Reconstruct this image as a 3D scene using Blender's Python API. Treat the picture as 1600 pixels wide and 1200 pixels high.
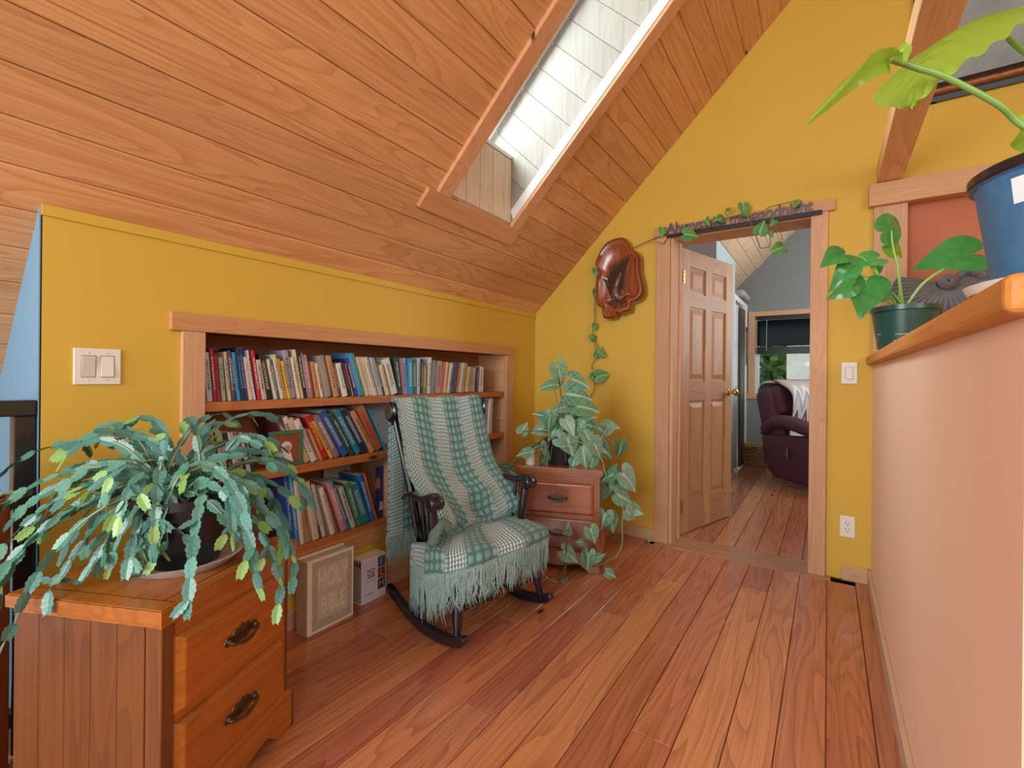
import bpy, bmesh, math, random
from math import sin, cos, pi, radians
from mathutils import Vector, Matrix
random.seed(11)
for o in list(bpy.data.objects): bpy.data.objects.remove(o, do_unlink=True)
SC = bpy.context.scene
COL = SC.collection

# ---------------------------------------------------------------- camera, sky, large lights, exposure
YAW, ROLL = 0.5935, 0.0094
R0 = Vector((cos(YAW), sin(YAW), 0)); F0 = Vector((-sin(YAW), cos(YAW), 0)); Z0 = Vector((0, 0, 1))
RC = R0*cos(ROLL) + Z0*sin(ROLL); UC = Z0*cos(ROLL) - R0*sin(ROLL)
cam_d = bpy.data.cameras.new('camera'); cam = bpy.data.objects.new('camera', cam_d); COL.objects.link(cam)
cam_d.sensor_width = 36; cam_d.lens = 36*732.3/1600; cam_d.shift_y = -11.8/1600; cam_d.clip_start = 0.05
B = -F0
cam.matrix_world = Matrix(((RC.x, UC.x, B.x, 0), (RC.y, UC.y, B.y, 0), (RC.z, UC.z, B.z, 1.1), (0, 0, 0, 1)))
SC.camera = cam
w = bpy.data.worlds.new('daylight'); SC.world = w; w.use_nodes = True
bg = w.node_tree.nodes['Background']; bg.inputs[0].default_value = (0.86, 0.94, 1.0, 1); bg.inputs[1].default_value = 1.55
def area(name, loc, target, sx, sy, power, col=(1, .97, .92)):
    l = bpy.data.lights.new(name, 'AREA'); l.shape = 'RECTANGLE'; l.size = sx; l.size_y = sy; l.energy = power; l.color = col
    o = bpy.data.objects.new(name, l); COL.objects.link(o); o.location = loc
    o.rotation_euler = (Vector(target)-Vector(loc)).to_track_quat('-Z', 'Y').to_euler(); return o
area('fill_back', (-1.0, -2.3, 1.7), (0.5, 2.4, 0.7), 1.8, 1.6, 95, (1, .98, .95))  # unseen fill standing for presumed windows behind, turned to lift the half wall
area('fill_right', (2.4, 0.2, 2.4), (-1.2, 2.2, 1.0), 1.6, 1.6, 45, (1, .97, .92))  # added fill from the right, not a known window
area('skylight_light', (-2.2, 1.75, 3.5), (-.75, 1.97, 1.9), 1.3, 1.0, 155, (.95, .98, 1))
area('bedroom_fill', (1.2, 5.3, 1.9), (-1.0, 5.3, 2.3), 1.2, 1.2, 48, (.95, .98, 1))  # added fill inside the bedroom, separate from its real window
SC.view_settings.view_transform = 'Standard'; SC.view_settings.look = 'None'
SC.view_settings.exposure = 0.0; SC.view_settings.gamma = 1.0; SC.view_settings.use_curve_mapping = False

# ---------------------------------------------------------------- materials
def lin(h):
    h = h.lstrip('#'); c = [int(h[i:i+2], 16)/255 for i in (0, 2, 4)]
    return tuple(x/12.92 if x <= .04045 else ((x+.055)/1.055)**2.4 for x in c) + (1,)
MC = {}
def base_mat(name):
    m = bpy.data.materials.new(name); m.use_nodes = True
    return m, m.node_tree.nodes, m.node_tree.links, m.node_tree.nodes['Principled BSDF']
def N(ns, t, **kw):
    n = ns.new(t)
    for k, v in kw.items(): setattr(n, k, v)
    return n
def plain(name, hexc, rough=.6, metal=0, var=.06, scale=9, bump=0, coat=0, spec=.5, subs=0):
    if name in MC: return MC[name]
    m, ns, ln, p = base_mat(name)
    p.inputs['Roughness'].default_value = rough; p.inputs['Metallic'].default_value = metal
    p.inputs['Coat Weight'].default_value = coat; p.inputs['Coat Roughness'].default_value = .15
    p.inputs['Specular IOR Level'].default_value = spec
    tc = N(ns, 'ShaderNodeTexCoord'); no = N(ns, 'ShaderNodeTexNoise'); no.inputs['Scale'].default_value = scale; no.inputs['Detail'].default_value = 3
    ln.new(tc.outputs['Object'], no.inputs['Vector'])
    hs = N(ns, 'ShaderNodeHueSaturation'); hs.inputs['Color'].default_value = lin(hexc)
    mr = N(ns, 'ShaderNodeMapRange'); mr.inputs['To Min'].default_value = 1-var*2; mr.inputs['To Max'].default_value = 1+var*2
    ln.new(no.outputs[0], mr.inputs[0]); ln.new(mr.outputs[0], hs.inputs['Value']); ln.new(hs.outputs[0], p.inputs['Base Color'])
    if bump:
        b = N(ns, 'ShaderNodeBump'); b.inputs['Strength'].default_value = bump; b.inputs['Distance'].default_value = .004
        n2 = N(ns, 'ShaderNodeTexNoise'); n2.inputs['Scale'].default_value = scale*14; ln.new(tc.outputs['Object'], n2.inputs['Vector'])
        ln.new(n2.outputs[0], b.inputs['Height']); ln.new(b.outputs[0], p.inputs['Normal'])
    MC[name] = m; return m
def wood(name, c1, c2, axis='Y', rough=.45, freq=9, cross=5.0, knots=.5, var=.13, coat=0, ring=.55, knotc='#2e160b', huev=.0):
    """procedural softwood: contour bands of a noise stretched along the grain, fine fibre, knots, one tone per piece"""
    if name in MC: return MC[name]
    m, ns, ln, p = base_mat(name)
    p.inputs['Roughness'].default_value = rough; p.inputs['Coat Weight'].default_value = coat; p.inputs['Coat Roughness'].default_value = .2
    tc = N(ns, 'ShaderNodeTexCoord'); oi = N(ns, 'ShaderNodeObjectInfo')
    mul = N(ns, 'ShaderNodeVectorMath', operation='MULTIPLY_ADD')
    cm = N(ns, 'ShaderNodeCombineXYZ'); 
    for i in range(3): ln.new(oi.outputs['Random'], cm.inputs[i])
    mul.inputs[1].default_value = (37, 23, 51); ln.new(cm.outputs[0], mul.inputs[0]); ln.new(tc.outputs['Object'], mul.inputs[2])
    def stretched(long, cr):
        mp = N(ns, 'ShaderNodeMapping'); s = [cr, cr, cr]; s['XYZ'.index(axis)] = long
        mp.inputs['Scale'].default_value = s; ln.new(mul.outputs[0], mp.inputs['Vector']); return mp
    m1 = stretched(.7, cross); n1 = N(ns, 'ShaderNodeTexNoise'); n1.inputs['Scale'].default_value = 1.0; n1.inputs['Detail'].default_value = 1.5; n1.inputs['Distortion'].default_value = .4
    ln.new(m1.outputs[0], n1.inputs['Vector'])
    a = N(ns, 'ShaderNodeMath', operation='MULTIPLY'); a.inputs[1].default_value = freq*1.7; ln.new(n1.outputs[0], a.inputs[0])
    s0 = N(ns, 'ShaderNodeMath', operation='FRACT'); ln.new(a.outputs[0], s0.inputs[0]); s = N(ns, 'ShaderNodeMath', operation='POWER'); s.inputs[1].default_value = 2.6; ln.new(s0.outputs[0], s.inputs[0])
    r = N(ns, 'ShaderNodeMapRange'); r.inputs['From Min'].default_value = 0; r.inputs['From Max'].default_value = 1; r.inputs['To Max'].default_value = ring; ln.new(s.outputs[0], r.inputs[0])
    m2 = stretched(3, 130); n2 = N(ns, 'ShaderNodeTexNoise'); n2.inputs['Scale'].default_value = 1; n2.inputs['Detail'].default_value = 2; ln.new(m2.outputs[0], n2.inputs['Vector'])
    r2 = N(ns, 'ShaderNodeMapRange'); r2.inputs['From Min'].default_value = .35; r2.inputs['From Max'].default_value = .75; r2.inputs['To Max'].default_value = .35; ln.new(n2.outputs[0], r2.inputs[0])
    ad = N(ns, 'ShaderNodeMath', operation='ADD'); ad.use_clamp = True; ln.new(r.outputs[0], ad.inputs[0]); ln.new(r2.outputs[0], ad.inputs[1])
    mx = N(ns, 'ShaderNodeMix', data_type='RGBA'); mx.inputs[6].default_value = lin(c1); mx.inputs[7].default_value = lin(c2); ln.new(ad.outputs[0], mx.inputs[0])
    m4 = stretched(.5, 2.2); n4 = N(ns, 'ShaderNodeTexNoise'); n4.inputs['Scale'].default_value = 1; ln.new(m4.outputs[0], n4.inputs['Vector'])
    hs = N(ns, 'ShaderNodeHueSaturation'); ln.new(mx.outputs[2], hs.inputs['Color'])
    rv = N(ns, 'ShaderNodeMapRange'); rv.inputs['To Min'].default_value = 1-var; rv.inputs['To Max'].default_value = 1+var; ln.new(oi.outputs['Random'], rv.inputs[0])
    rn = N(ns, 'ShaderNodeMapRange'); rn.inputs['To Min'].default_value = .75; rn.inputs['To Max'].default_value = 1.25; ln.new(n4.outputs[0], rn.inputs[0])
    mm = N(ns, 'ShaderNodeMath', operation='MULTIPLY'); ln.new(rv.outputs[0], mm.inputs[0]); ln.new(rn.outputs[0], mm.inputs[1]); ln.new(mm.outputs[0], hs.inputs['Value'])
    if huev:
        rh = N(ns, 'ShaderNodeMapRange'); rh.inputs['To Min'].default_value = .5-huev; rh.inputs['To Max'].default_value = .5+huev; ln.new(oi.outputs['Random'], rh.inputs[0]); ln.new(rh.outputs[0], hs.inputs['Hue'])
    out = hs.outputs[0]
    if knots:
        m3 = stretched(2.6, 7.0); vo = N(ns, 'ShaderNodeTexVoronoi'); vo.inputs['Scale'].default_value = 1; ln.new(m3.outputs[0], vo.inputs['Vector'])
        kd = N(ns, 'ShaderNodeMapRange'); kd.inputs['From Min'].default_value = .035; kd.inputs['From Max'].default_value = .10; kd.inputs['To Min'].default_value = 1; kd.inputs['To Max'].default_value = 0; ln.new(vo.outputs['Distance'], kd.inputs[0])
        sp = N(ns, 'ShaderNodeSeparateColor'); ln.new(vo.outputs['Color'], sp.inputs[0])
        gt = N(ns, 'ShaderNodeMath', operation='GREATER_THAN'); gt.inputs[1].default_value = 1-knots*.5; ln.new(sp.outputs[0], gt.inputs[0])
        km = N(ns, 'ShaderNodeMath', operation='MULTIPLY'); ln.new(kd.outputs[0], km.inputs[0]); ln.new(gt.outputs[0], km.inputs[1])
        k2 = N(ns, 'ShaderNodeMix', data_type='RGBA'); k2.inputs[7].default_value = lin(knotc); ln.new(km.outputs[0], k2.inputs[0]); ln.new(out, k2.inputs[6]); out = k2.outputs[2]
    ln.new(out, p.inputs['Base Color'])
    b = N(ns, 'ShaderNodeBump'); b.inputs['Strength'].default_value = .18; b.inputs['Distance'].default_value = .002; ln.new(ad.outputs[0], b.inputs['Height']); ln.new(b.outputs[0], p.inputs['Normal'])
    MC[name] = m; return m
def leafmat(name, c_dark, c_light, vein=None, rough=.38, trans=.25, nz=1.3):
    if name in MC: return MC[name]
    m, ns, ln, p = base_mat(name)
    p.inputs['Roughness'].default_value = rough
    tc = N(ns, 'ShaderNodeTexCoord'); oi = N(ns, 'ShaderNodeObjectInfo')
    no = N(ns, 'ShaderNodeTexNoise'); no.inputs['Scale'].default_value = 6; no.inputs['Detail'].default_value = 4; ln.new(tc.outputs['Object'], no.inputs['Vector'])
    mx = N(ns, 'ShaderNodeMix', data_type='RGBA'); mx.inputs[6].default_value = lin(c_dark); mx.inputs[7].default_value = lin(c_light)
    ad = N(ns, 'ShaderNodeMath', operation='MULTIPLY_ADD'); ln.new(no.outputs[0], ad.inputs[0]); ad.inputs[1].default_value = nz; ad.inputs[2].default_value = .3-nz*.5
    a2 = N(ns, 'ShaderNodeMath', operation='MULTIPLY_ADD'); ln.new(oi.outputs['Random'], a2.inputs[0]); a2.inputs[1].default_value = .5; ln.new(ad.outputs[0], a2.inputs[2]); a2.use_clamp = True
    ln.new(a2.outputs[0], mx.inputs[0]); out = mx.outputs[2]
    if vein:
        uv = N(ns, 'ShaderNodeSeparateXYZ'); ln.new(tc.outputs['UV'], uv.inputs[0])
        # midrib + side veins from leaf uv (u: -.5..5 across -> 0..1, v along)
        du = N(ns, 'ShaderNodeMath', operation='SUBTRACT'); ln.new(uv.outputs[0], du.inputs[0]); du.inputs[1].default_value = .5
        ab = N(ns, 'ShaderNodeMath', operation='ABSOLUTE'); ln.new(du.outputs[0], ab.inputs[0])
        q = N(ns, 'ShaderNodeMath', operation='MULTIPLY_ADD'); ln.new(ab.outputs[0], q.inputs[0]); q.inputs[1].default_value = -1.0; ln.new(uv.outputs[1], q.inputs[2])
        q2 = N(ns, 'ShaderNodeMath', operation='MULTIPLY'); ln.new(q.outputs[0], q2.inputs[0]); q2.inputs[1].default_value = 6*6.283
        q3 = N(ns, 'ShaderNodeMath', operation='COSINE'); ln.new(q2.outputs[0], q3.inputs[0])
        q4 = N(ns, 'ShaderNodeMapRange'); q4.inputs['From Min'].default_value = .8; q4.inputs['From Max'].default_value = 1; q4.inputs['To Max'].default_value = .42; ln.new(q3.outputs[0], q4.inputs[0])
        mr = N(ns, 'ShaderNodeMapRange'); mr.inputs['From Min'].default_value = .015; mr.inputs['From Max'].default_value = .05; mr.inputs['To Min'].default_value = 1; mr.inputs['To Max'].default_value = 0; ln.new(ab.outputs[0], mr.inputs[0])
        mxx = N(ns, 'ShaderNodeMath', operation='MAXIMUM'); ln.new(q4.outputs[0], mxx.inputs[0]); ln.new(mr.outputs[0], mxx.inputs[1])
        v2 = N(ns, 'ShaderNodeMix', data_type='RGBA'); v2.inputs[7].default_value = lin(vein); ln.new(mxx.outputs[0], v2.inputs[0]); ln.new(out, v2.inputs[6]); out = v2.outputs[2]
        bu = N(ns, 'ShaderNodeBump'); bu.inputs['Strength'].default_value = .35; bu.inputs['Distance'].default_value = .002; ln.new(mxx.outputs[0], bu.inputs['Height']); bu.invert = True; ln.new(bu.outputs[0], p.inputs['Normal'])
    ln.new(out, p.inputs['Base Color'])
    if trans:
        tr = N(ns, 'ShaderNodeBsdfTranslucent'); ln.new(out, tr.inputs[0]); ms = N(ns, 'ShaderNodeMixShader'); ms.inputs[0].default_value = trans
        ln.new(p.outputs[0], ms.inputs[1]); ln.new(tr.outputs[0], ms.inputs[2]); ln.new(ms.outputs[0], ns['Material Output'].inputs[0])
    MC[name] = m; return m
PAL = dict(lgrey='#b9b6b0', navy='#1f2c50', ice='#b4c4d4', crimson='#9c2238', white='#d8d4cc', black='#1d1b1c', mint='#9fb89f', cream='#cfc0a2', slate='#4a5568', plum='#4c2f4c', sky='#2f94cf', royal='#2f3fa2', pink='#c07f92', red='#b3262e', blue='#2a6cb0', mustard='#a98d35', yellow='#d9b23a', lilac='#a29cae', grey='#8f8c88', brown='#6d4534', tan='#b98d60', forest='#24483a', teal='#1f7f96', purple='#4b3278', lime='#6da845', olive='#8f8a4e', charcoal='#383a40', sage='#6f8474', pinkgrey='#b59aa2', salmon='#cf7d68', beige='#b6a288', paleyellow='#c9bd88', green='#3f7d58', periwinkle='#8f9cc4', maroon='#57202a', mauve='#85707f', cobalt='#2c55a0', copper='#b06a48', taupe='#a58a72', orange='#cf7a35')
def cover(c, ink):
    """book cover: plain cloth or paper with a broken line of ink running down the spine"""
    name = 'cover_%s_%s' % (c, ink)
    if name in MC: return MC[name]
    m, ns, ln, p = base_mat(name); p.inputs['Roughness'].default_value = .5
    tc = N(ns, 'ShaderNodeTexCoord'); sp = N(ns, 'ShaderNodeSeparateXYZ'); ln.new(tc.outputs['Generated'], sp.inputs[0])
    mp = N(ns, 'ShaderNodeMapping'); mp.inputs['Scale'].default_value = (160, 1, 240); ln.new(tc.outputs['Object'], mp.inputs[0])
    no = N(ns, 'ShaderNodeTexNoise'); no.inputs['Scale'].default_value = 1; no.inputs['Detail'].default_value = 1; ln.new(mp.outputs[0], no.inputs['Vector'])
    g = N(ns, 'ShaderNodeMapRange'); g.inputs['From Min'].default_value = .47; g.inputs['From Max'].default_value = .55; ln.new(no.outputs[0], g.inputs[0])
    def band(i, lo, hi):
        a = N(ns, 'ShaderNodeMath', operation='GREATER_THAN'); a.inputs[1].default_value = lo; ln.new(sp.outputs[i], a.inputs[0])
        b = N(ns, 'ShaderNodeMath', operation='LESS_THAN'); b.inputs[1].default_value = hi; ln.new(sp.outputs[i], b.inputs[0])
        c_ = N(ns, 'ShaderNodeMath', operation='MULTIPLY'); ln.new(a.outputs[0], c_.inputs[0]); ln.new(b.outputs[0], c_.inputs[1]); return c_
    k1 = band(0, .27, .73); k2 = band(2, .22, .86)
    k = N(ns, 'ShaderNodeMath', operation='MULTIPLY'); ln.new(k1.outputs[0], k.inputs[0]); ln.new(k2.outputs[0], k.inputs[1])
    kk = N(ns, 'ShaderNodeMath', operation='MULTIPLY'); ln.new(k.outputs[0], kk.inputs[0]); ln.new(g.outputs[0], kk.inputs[1])
    mx = N(ns, 'ShaderNodeMix', data_type='RGBA'); mx.inputs[6].default_value = lin(PAL[c]); mx.inputs[7].default_value = lin(PAL[ink])
    ln.new(kk.outputs[0], mx.inputs[0]); ln.new(mx.outputs[2], p.inputs['Base Color'])
    MC[name] = m; return m

# ---------------------------------------------------------------- mesh helpers
class MB:
    def __init__(s): s.v = []; s.f = []; s.mi = []; s.uv = None
    def add(s, vs, fs, m=0):
        o = len(s.v); s.v += [tuple(v) for v in vs]; s.f += [tuple(i+o for i in f) for f in fs]; s.mi += [m]*len(fs); return s
    def hexa(s, p, m=0): return s.add(p, [(0, 3, 2, 1), (4, 5, 6, 7), (0, 1, 5, 4), (1, 2, 6, 5), (2, 3, 7, 6), (3, 0, 4, 7)], m)
    def box(s, x0, x1, y0, y1, z0, z1, m=0, M=None):
        p = [(x0, y0, z0), (x1, y0, z0), (x1, y1, z0), (x0, y1, z0), (x0, y0, z1), (x1, y0, z1), (x1, y1, z1), (x0, y1, z1)]
        if M: p = [tuple(M @ Vector(q)) for q in p]
        return s.hexa(p, m)
    def cbox(s, x0, x1, y0, y1, z0, z1, c, m=0):
        """box with chamfered long edges on every side (24 verts)"""
        vs = []; X = (x0, x1); Y = (y0, y1); Z = (z0, z1)
        bm = bmesh.new(); bmesh.ops.create_cube(bm, size=1)
        for v in bm.verts: v.co = Vector((X[v.co.x > 0], Y[v.co.y > 0], Z[v.co.z > 0]))
        bmesh.ops.bevel(bm, geom=bm.edges[:], offset=c, segments=1, affect='EDGES')
        bm.verts.ensure_lookup_table(); s.add([v.co[:] for v in bm.verts], [[q.index for q in f.verts] for f in bm.faces], m); bm.free(); return s
    def tube(s, pts, r, n=8, m=0, cap=True, flat=1.0):
        pts = [Vector(p) for p in pts]; k = len(pts); rr = r if isinstance(r, (list, tuple)) else [r]*k
        vs = []; up = None
        for i, p in enumerate(pts):
            t = (pts[min(i+1, k-1)]-pts[max(i-1, 0)]); t = t.normalized() if t.length > 1e-9 else Vector((0, 0, 1))
            if up is None:
                up = Vector((0, 0, 1)) if abs(t.z) < .9 else Vector((1, 0, 0))
            a = t.cross(up); a = a.normalized() if a.length > 1e-6 else Vector((1, 0, 0)); b = a.cross(t).normalized(); up = b
            for j in range(n):
                q = 2*pi*j/n; vs.append(p + a*cos(q)*rr[i] + b*sin(q)*rr[i]*flat)
        fs = [(i*n+j, i*n+(j+1) % n, (i+1)*n+(j+1) % n, (i+1)*n+j) for i in range(k-1) for j in range(n)]
        if cap: fs += [tuple(range(n))[::-1], tuple((k-1)*n+j for j in range(n))]
        return s.add(vs, fs, m)
    def lathe(s, prof, n=24, c=(0, 0, 0), m=0, M=None):
        vs = []
        for r, z in prof:
            for j in range(n):
                q = 2*pi*j/n; p = Vector((r*cos(q), r*sin(q), z)); p = M @ p if M else p; vs.append(p+Vector(c))
        k = len(prof)
        fs = [(i*n+j, i*n+(j+1) % n, (i+1)*n+(j+1) % n, (i+1)*n+j) for i in range(k-1) for j in range(n)]
        if prof[0][0] > 1e-5: fs.append(tuple(range(n))[::-1])
        if prof[-1][0] > 1e-5: fs.append(tuple((k-1)*n+j for j in range(n)))
        return s.add(vs, fs, m)
    def prism(s, poly, a0, a1, fn, m=0):
        """poly of 2d points extruded between a0 and a1; fn(u,v,a) -> xyz"""
        n = len(poly); vs = [fn(u, v, a0) for u, v in poly]+[fn(u, v, a1) for u, v in poly]
        fs = [tuple(range(n))[::-1], tuple(range(n, 2*n))]+[(i, (i+1) % n, n+(i+1) % n, n+i) for i in range(n)]
        return s.add(vs, fs, m)
    def grid(s, fn, nu, nv, m=0, uv=True):
        base = len(s.v)
        vs = [fn(i/nu, j/nv) for j in range(nv+1) for i in range(nu+1)]
        fs = [(j*(nu+1)+i, j*(nu+1)+i+1, (j+1)*(nu+1)+i+1, (j+1)*(nu+1)+i) for j in range(nv) for i in range(nu)]
        s.add(vs, fs, m)
        if uv:
            s.uv = s.uv or {}
            for j in range(nv+1):
                for i in range(nu+1): s.uv[base+j*(nu+1)+i] = (i/nu, j/nv)
        return s
    def mesh(s, name, mats, smooth=None, recalc=True):
        me = bpy.data.meshes.new(name); me.from_pydata(s.v, [], s.f)
        for mt in (mats if isinstance(mats, (list, tuple)) else [mats]): me.materials.append(mt)
        me.polygons.foreach_set('material_index', s.mi)
        if s.uv:
            l = me.uv_layers.new(name='UVMap'); idx = [0]*len(me.loops); me.loops.foreach_get('vertex_index', idx)
            flat = []
            for i in idx: flat += s.uv.get(i, (.25, .5))
            l.data.foreach_set('uv', flat)
        if recalc:
            bm = bmesh.new(); bm.from_mesh(me); bmesh.ops.recalc_face_normals(bm, faces=bm.faces[:]); bm.to_mesh(me); bm.free()
        if smooth:
            me.polygons.foreach_set('use_smooth', [True]*len(me.polygons))
            if smooth < 180: me.set_sharp_from_angle(angle=radians(smooth))
        me.update(); return me
    def obj(s, name, mats, parent=None, smooth=None, recalc=True, **tags):
        o = bpy.data.objects.new(name, s.mesh(name, mats, smooth, recalc)); COL.objects.link(o)
        if parent: o.parent = parent
        for k, v in tags.items(): o[k] = v
        return o
def bev(o, wd=.003, seg=2):
    m = o.modifiers.new('bevel', 'BEVEL'); m.width = wd; m.segments = seg; m.limit_method = 'ANGLE'; m.angle_limit = radians(40); return o
def thing(name, label, cat, loc=(0, 0, 0), rz=0, group=None):
    o = bpy.data.objects.new(name, None); COL.objects.link(o); o.location = loc; o.rotation_euler = (0, 0, rz); o.empty_display_size = .05
    o['label'] = label; o['category'] = cat
    if group: o['group'] = group
    return o
def dup(o, parent=None, loc=None, rot=None, scale=None):
    c = o.copy(); COL.objects.link(c)
    if parent: c.parent = parent
    if loc is not None: c.location = loc
    if rot is not None: c.rotation_euler = rot
    if scale is not None: c.scale = scale
    return c
def smooth_path(pts, n=6):
    """Catmull-Rom through points"""
    P = [Vector(p) for p in pts]; out = []
    for i in range(len(P)-1):
        a = P[max(i-1, 0)]; b = P[i]; c = P[i+1]; d = P[min(i+2, len(P)-1)]
        for k in range(n):
            t = k/n; out.append(.5*((2*b)+(c-a)*t+(2*a-5*b+4*c-d)*t*t+(3*b-3*c+d-a)*t**3))
    out.append(P[-1]); return out

# ---------------------------------------------------------------- palette of materials
W_CEIL = wood('ceiling_fir', '#dda873', '#b0703e', 'Y', .5, 9, 6.5, 1.0, .07, ring=.40)
W_SKY = wood('skylight_pine', '#d2bfa4', '#b69f84', 'Z', .55, 7, 6, .35, .06, ring=.4)
W_FLOOR = wood('floor_fir', '#c47f56', '#7a3c28', 'Y', .24, 8, 7, .6, .20, coat=.4, ring=.42, huev=.010)
W_FLOORX = wood('threshold_fir', '#bd8b62', '#8f6040', 'X', .3, 8, 6, .3, .12, coat=.3)
W_TRIMX = wood('trim_cedar_x', '#cf9f74', '#b07e52', 'X', .55, 9, 9, .3, .08, ring=.3)
W_TRIMY = wood('trim_cedar_y', '#cc9664', '#ab7344', 'Y', .55, 9, 9, .5, .08, ring=.3)
W_TRIMZ = wood('trim_cedar_z', '#cfa27c', '#b0825a', 'Z', .55, 9, 9, .5, .08, ring=.3)
W_BASE = wood('baseboard_maple', '#c9a47e', '#b08a62', 'X', .5, 7, 6, .2, .06, ring=.35)
W_BASEY = wood('baseboard_maple_y', '#c9a88a', '#b39070', 'Y', .5, 7, 6, .2, .06, ring=.35)
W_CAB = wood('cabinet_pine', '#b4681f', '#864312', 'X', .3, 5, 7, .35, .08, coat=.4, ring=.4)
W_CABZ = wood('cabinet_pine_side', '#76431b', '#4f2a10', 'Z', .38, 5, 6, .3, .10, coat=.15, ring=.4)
W_NS2 = wood('cabinet_pine_dark', '#9e5e3c', '#6f3d26', 'X', .22, 5, 7, .35, .08, coat=.5, ring=.4)
W_DOOR = wood('door_fir_z', '#bd8a5c', '#986c46', 'Z', .5, 9, 8, 0, .08, ring=.5)
W_DOORX = wood('door_fir_x', '#b5845c', '#936846', 'X', .5, 9, 8, 0, .06, ring=.5)
W_CAP = wood('cap_cedar', '#cf8a40', '#ab6828', 'Y', .6, 5, 8, .2, .05, coat=0, ring=.4)
M_YEL = plain('yellow_paint', '#d1ad40', .62, var=.02, scale=2, bump=.05)
M_TERRA = plain('terracotta_paint', '#edc5aa', .55, var=.02, scale=2, bump=.05)
M_TERRA2 = plain('rust_paint', '#b86a46', .6, var=.02, scale=2)
M_BLUE = plain('daylit_blue', '#6f98b4', .6, var=.02, scale=2)  # blue cast of daylight put into the stairwell wall colour
M_GREY = plain('grey_paint', '#716963', .6, var=.03, scale=2)
M_PALE = plain('pale_blue_paint', '#aebdbf', .6, var=.02, scale=2)
M_WHITE = plain('white_plastic', '#e6e3dc', .35, var=.01)
M_WHITE2 = plain('white_paint', '#dcdedd', .5, var=.02)
M_OFF = plain('light_switch_grey', '#cfcac2', .4, var=.01)
M_BLACKP = plain('black_paint', '#1b1d22', .25, var=.1, coat=.4)
M_BLACK = plain('black_gloss', '#0a1322', .2, var=.05, coat=.7)
M_GOLD = plain('gold_band', '#b8853f', .4, metal=.5)
M_BRASS = plain('brass', '#c8a85a', .28, metal=.9)
M_ABRASS = plain('antique_brass', '#6a5a44', .33, metal=.85, var=.35, scale=60)
M_PAGE = plain('pages', '#cdbf9f', .8, var=.08, scale=80)
# ---------------------------------------------------------------- the room
XK, YG, YB, ZK, XP = -1.92, 3.169, 3.37, 1.59, 0.197      # knee wall, gable wall front / back, knee height, half wall
S2 = math.sqrt(.5)
YF = 7.0                                                   # far wall of the next room
# floor with boards
fl = MB().box(-2.2, 3.0, -2.2, 3.20, -.10, -.022).box(-1.0, 1.6, 3.10, YF+.1, -.10, -.022).obj('floor', W_FLOOR, kind='structure')
PW = .1265
def board(name, x0, x1, y0, y1, z0, z1, mat, parent, c=.002):
    return MB().cbox(x0, x1, y0, y1, z0, z1, c).obj(name, mat, parent)
k = 0
x = .129
xs = [.129+PW*i for i in range(-17, 18)]
for x in xs:
    if x+PW < XK-.02 or x > 2.6: continue
    x0 = max(x+.0012, XK-.0); x1 = x+PW-.0012
    cuts = [-2.1]
    if x+PW/2 < XP: 
        rr = random.Random(int(x*1000)); cuts += [rr.uniform(-1.2, .6)]
        if rr.random() < .5: cuts += [rr.uniform(1.1, 2.8)]
    cuts += [3.10 if x+PW > -.96 and x < .02 else 3.169]
    for a, b in zip(cuts, cuts[1:]): board('floorboard', x0, x1, a+.001, b-.001, -.022, 0, W_FLOOR, fl)
for x in xs:
    if x < -1.0 or x > .9: continue
    board('floorboard', x+.0015, x+PW-.0015, 3.352, YF, -.022, -.001, W_FLOOR, fl)
board('threshold_board', -.95, .02, 3.101, 3.232, -.022, .003, W_FLOORX, fl, .003)
board('threshold_board', -.95, .02, 3.234, 3.35, -.022, .001, W_FLOORX, fl, .003)

# sloping ceiling, boards running parallel to the knee wall, skylight opening left out
def csl(t, n=0):                      # t along the slope from the knee wall top, n outward (up) from the face
    return XK + t*S2 - n*S2, ZK + t*S2 + n*S2
SKY = (1.712, 2.235, .545, 2.10)      # y0,y1,t0,t1 of the opening
PC = .1335
def cboard(t0, t1, y0, y1, parent, mat=None):
    c = .004
    prof = [(t0+c, 0), (t1-c, 0), (t1, c), (t1, .018), (t0, .018), (t0, c)]
    return MB().prism(prof, y0, y1, lambda u, v, a: (csl(u, v)[0], a, csl(u, v)[1])).obj('ceiling_board', mat or W_CEIL, parent)
m = MB()
def cslab(y0, y1, t0, t1, n0=.02, n1=.05):
    m.hexa([(csl(t0, n0)[0], y0, csl(t0, n0)[1]), (csl(t1, n0)[0], y0, csl(t1, n0)[1]), (csl(t1, n0)[0], y1, csl(t1, n0)[1]), (csl(t0, n0)[0], y1, csl(t0, n0)[1]),
            (csl(t0, n1)[0], y0, csl(t0, n1)[1]), (csl(t1, n1)[0], y0, csl(t1, n1)[1]), (csl(t1, n1)[0], y1, csl(t1, n1)[1]), (csl(t0, n1)[0], y1, csl(t0, n1)[1])])
TR = 3.66                             # ridge
cslab(-1.6, SKY[0]-.013, -1.9, TR); cslab(SKY[1]+.013, YG, 0, TR); cslab(SKY[0]-.013, SKY[1]+.013, 0, SKY[2]-.03); cslab(SKY[0]-.013, SKY[1]+.013, SKY[3]+.016, TR)
ceil = m.obj('ceiling', W_CEIL, kind='structure')
t = .5*PC - 15*PC; i = 0
T0 = (-.43+1.92)*math.sqrt(2) % PC
n0 = -14
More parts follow.
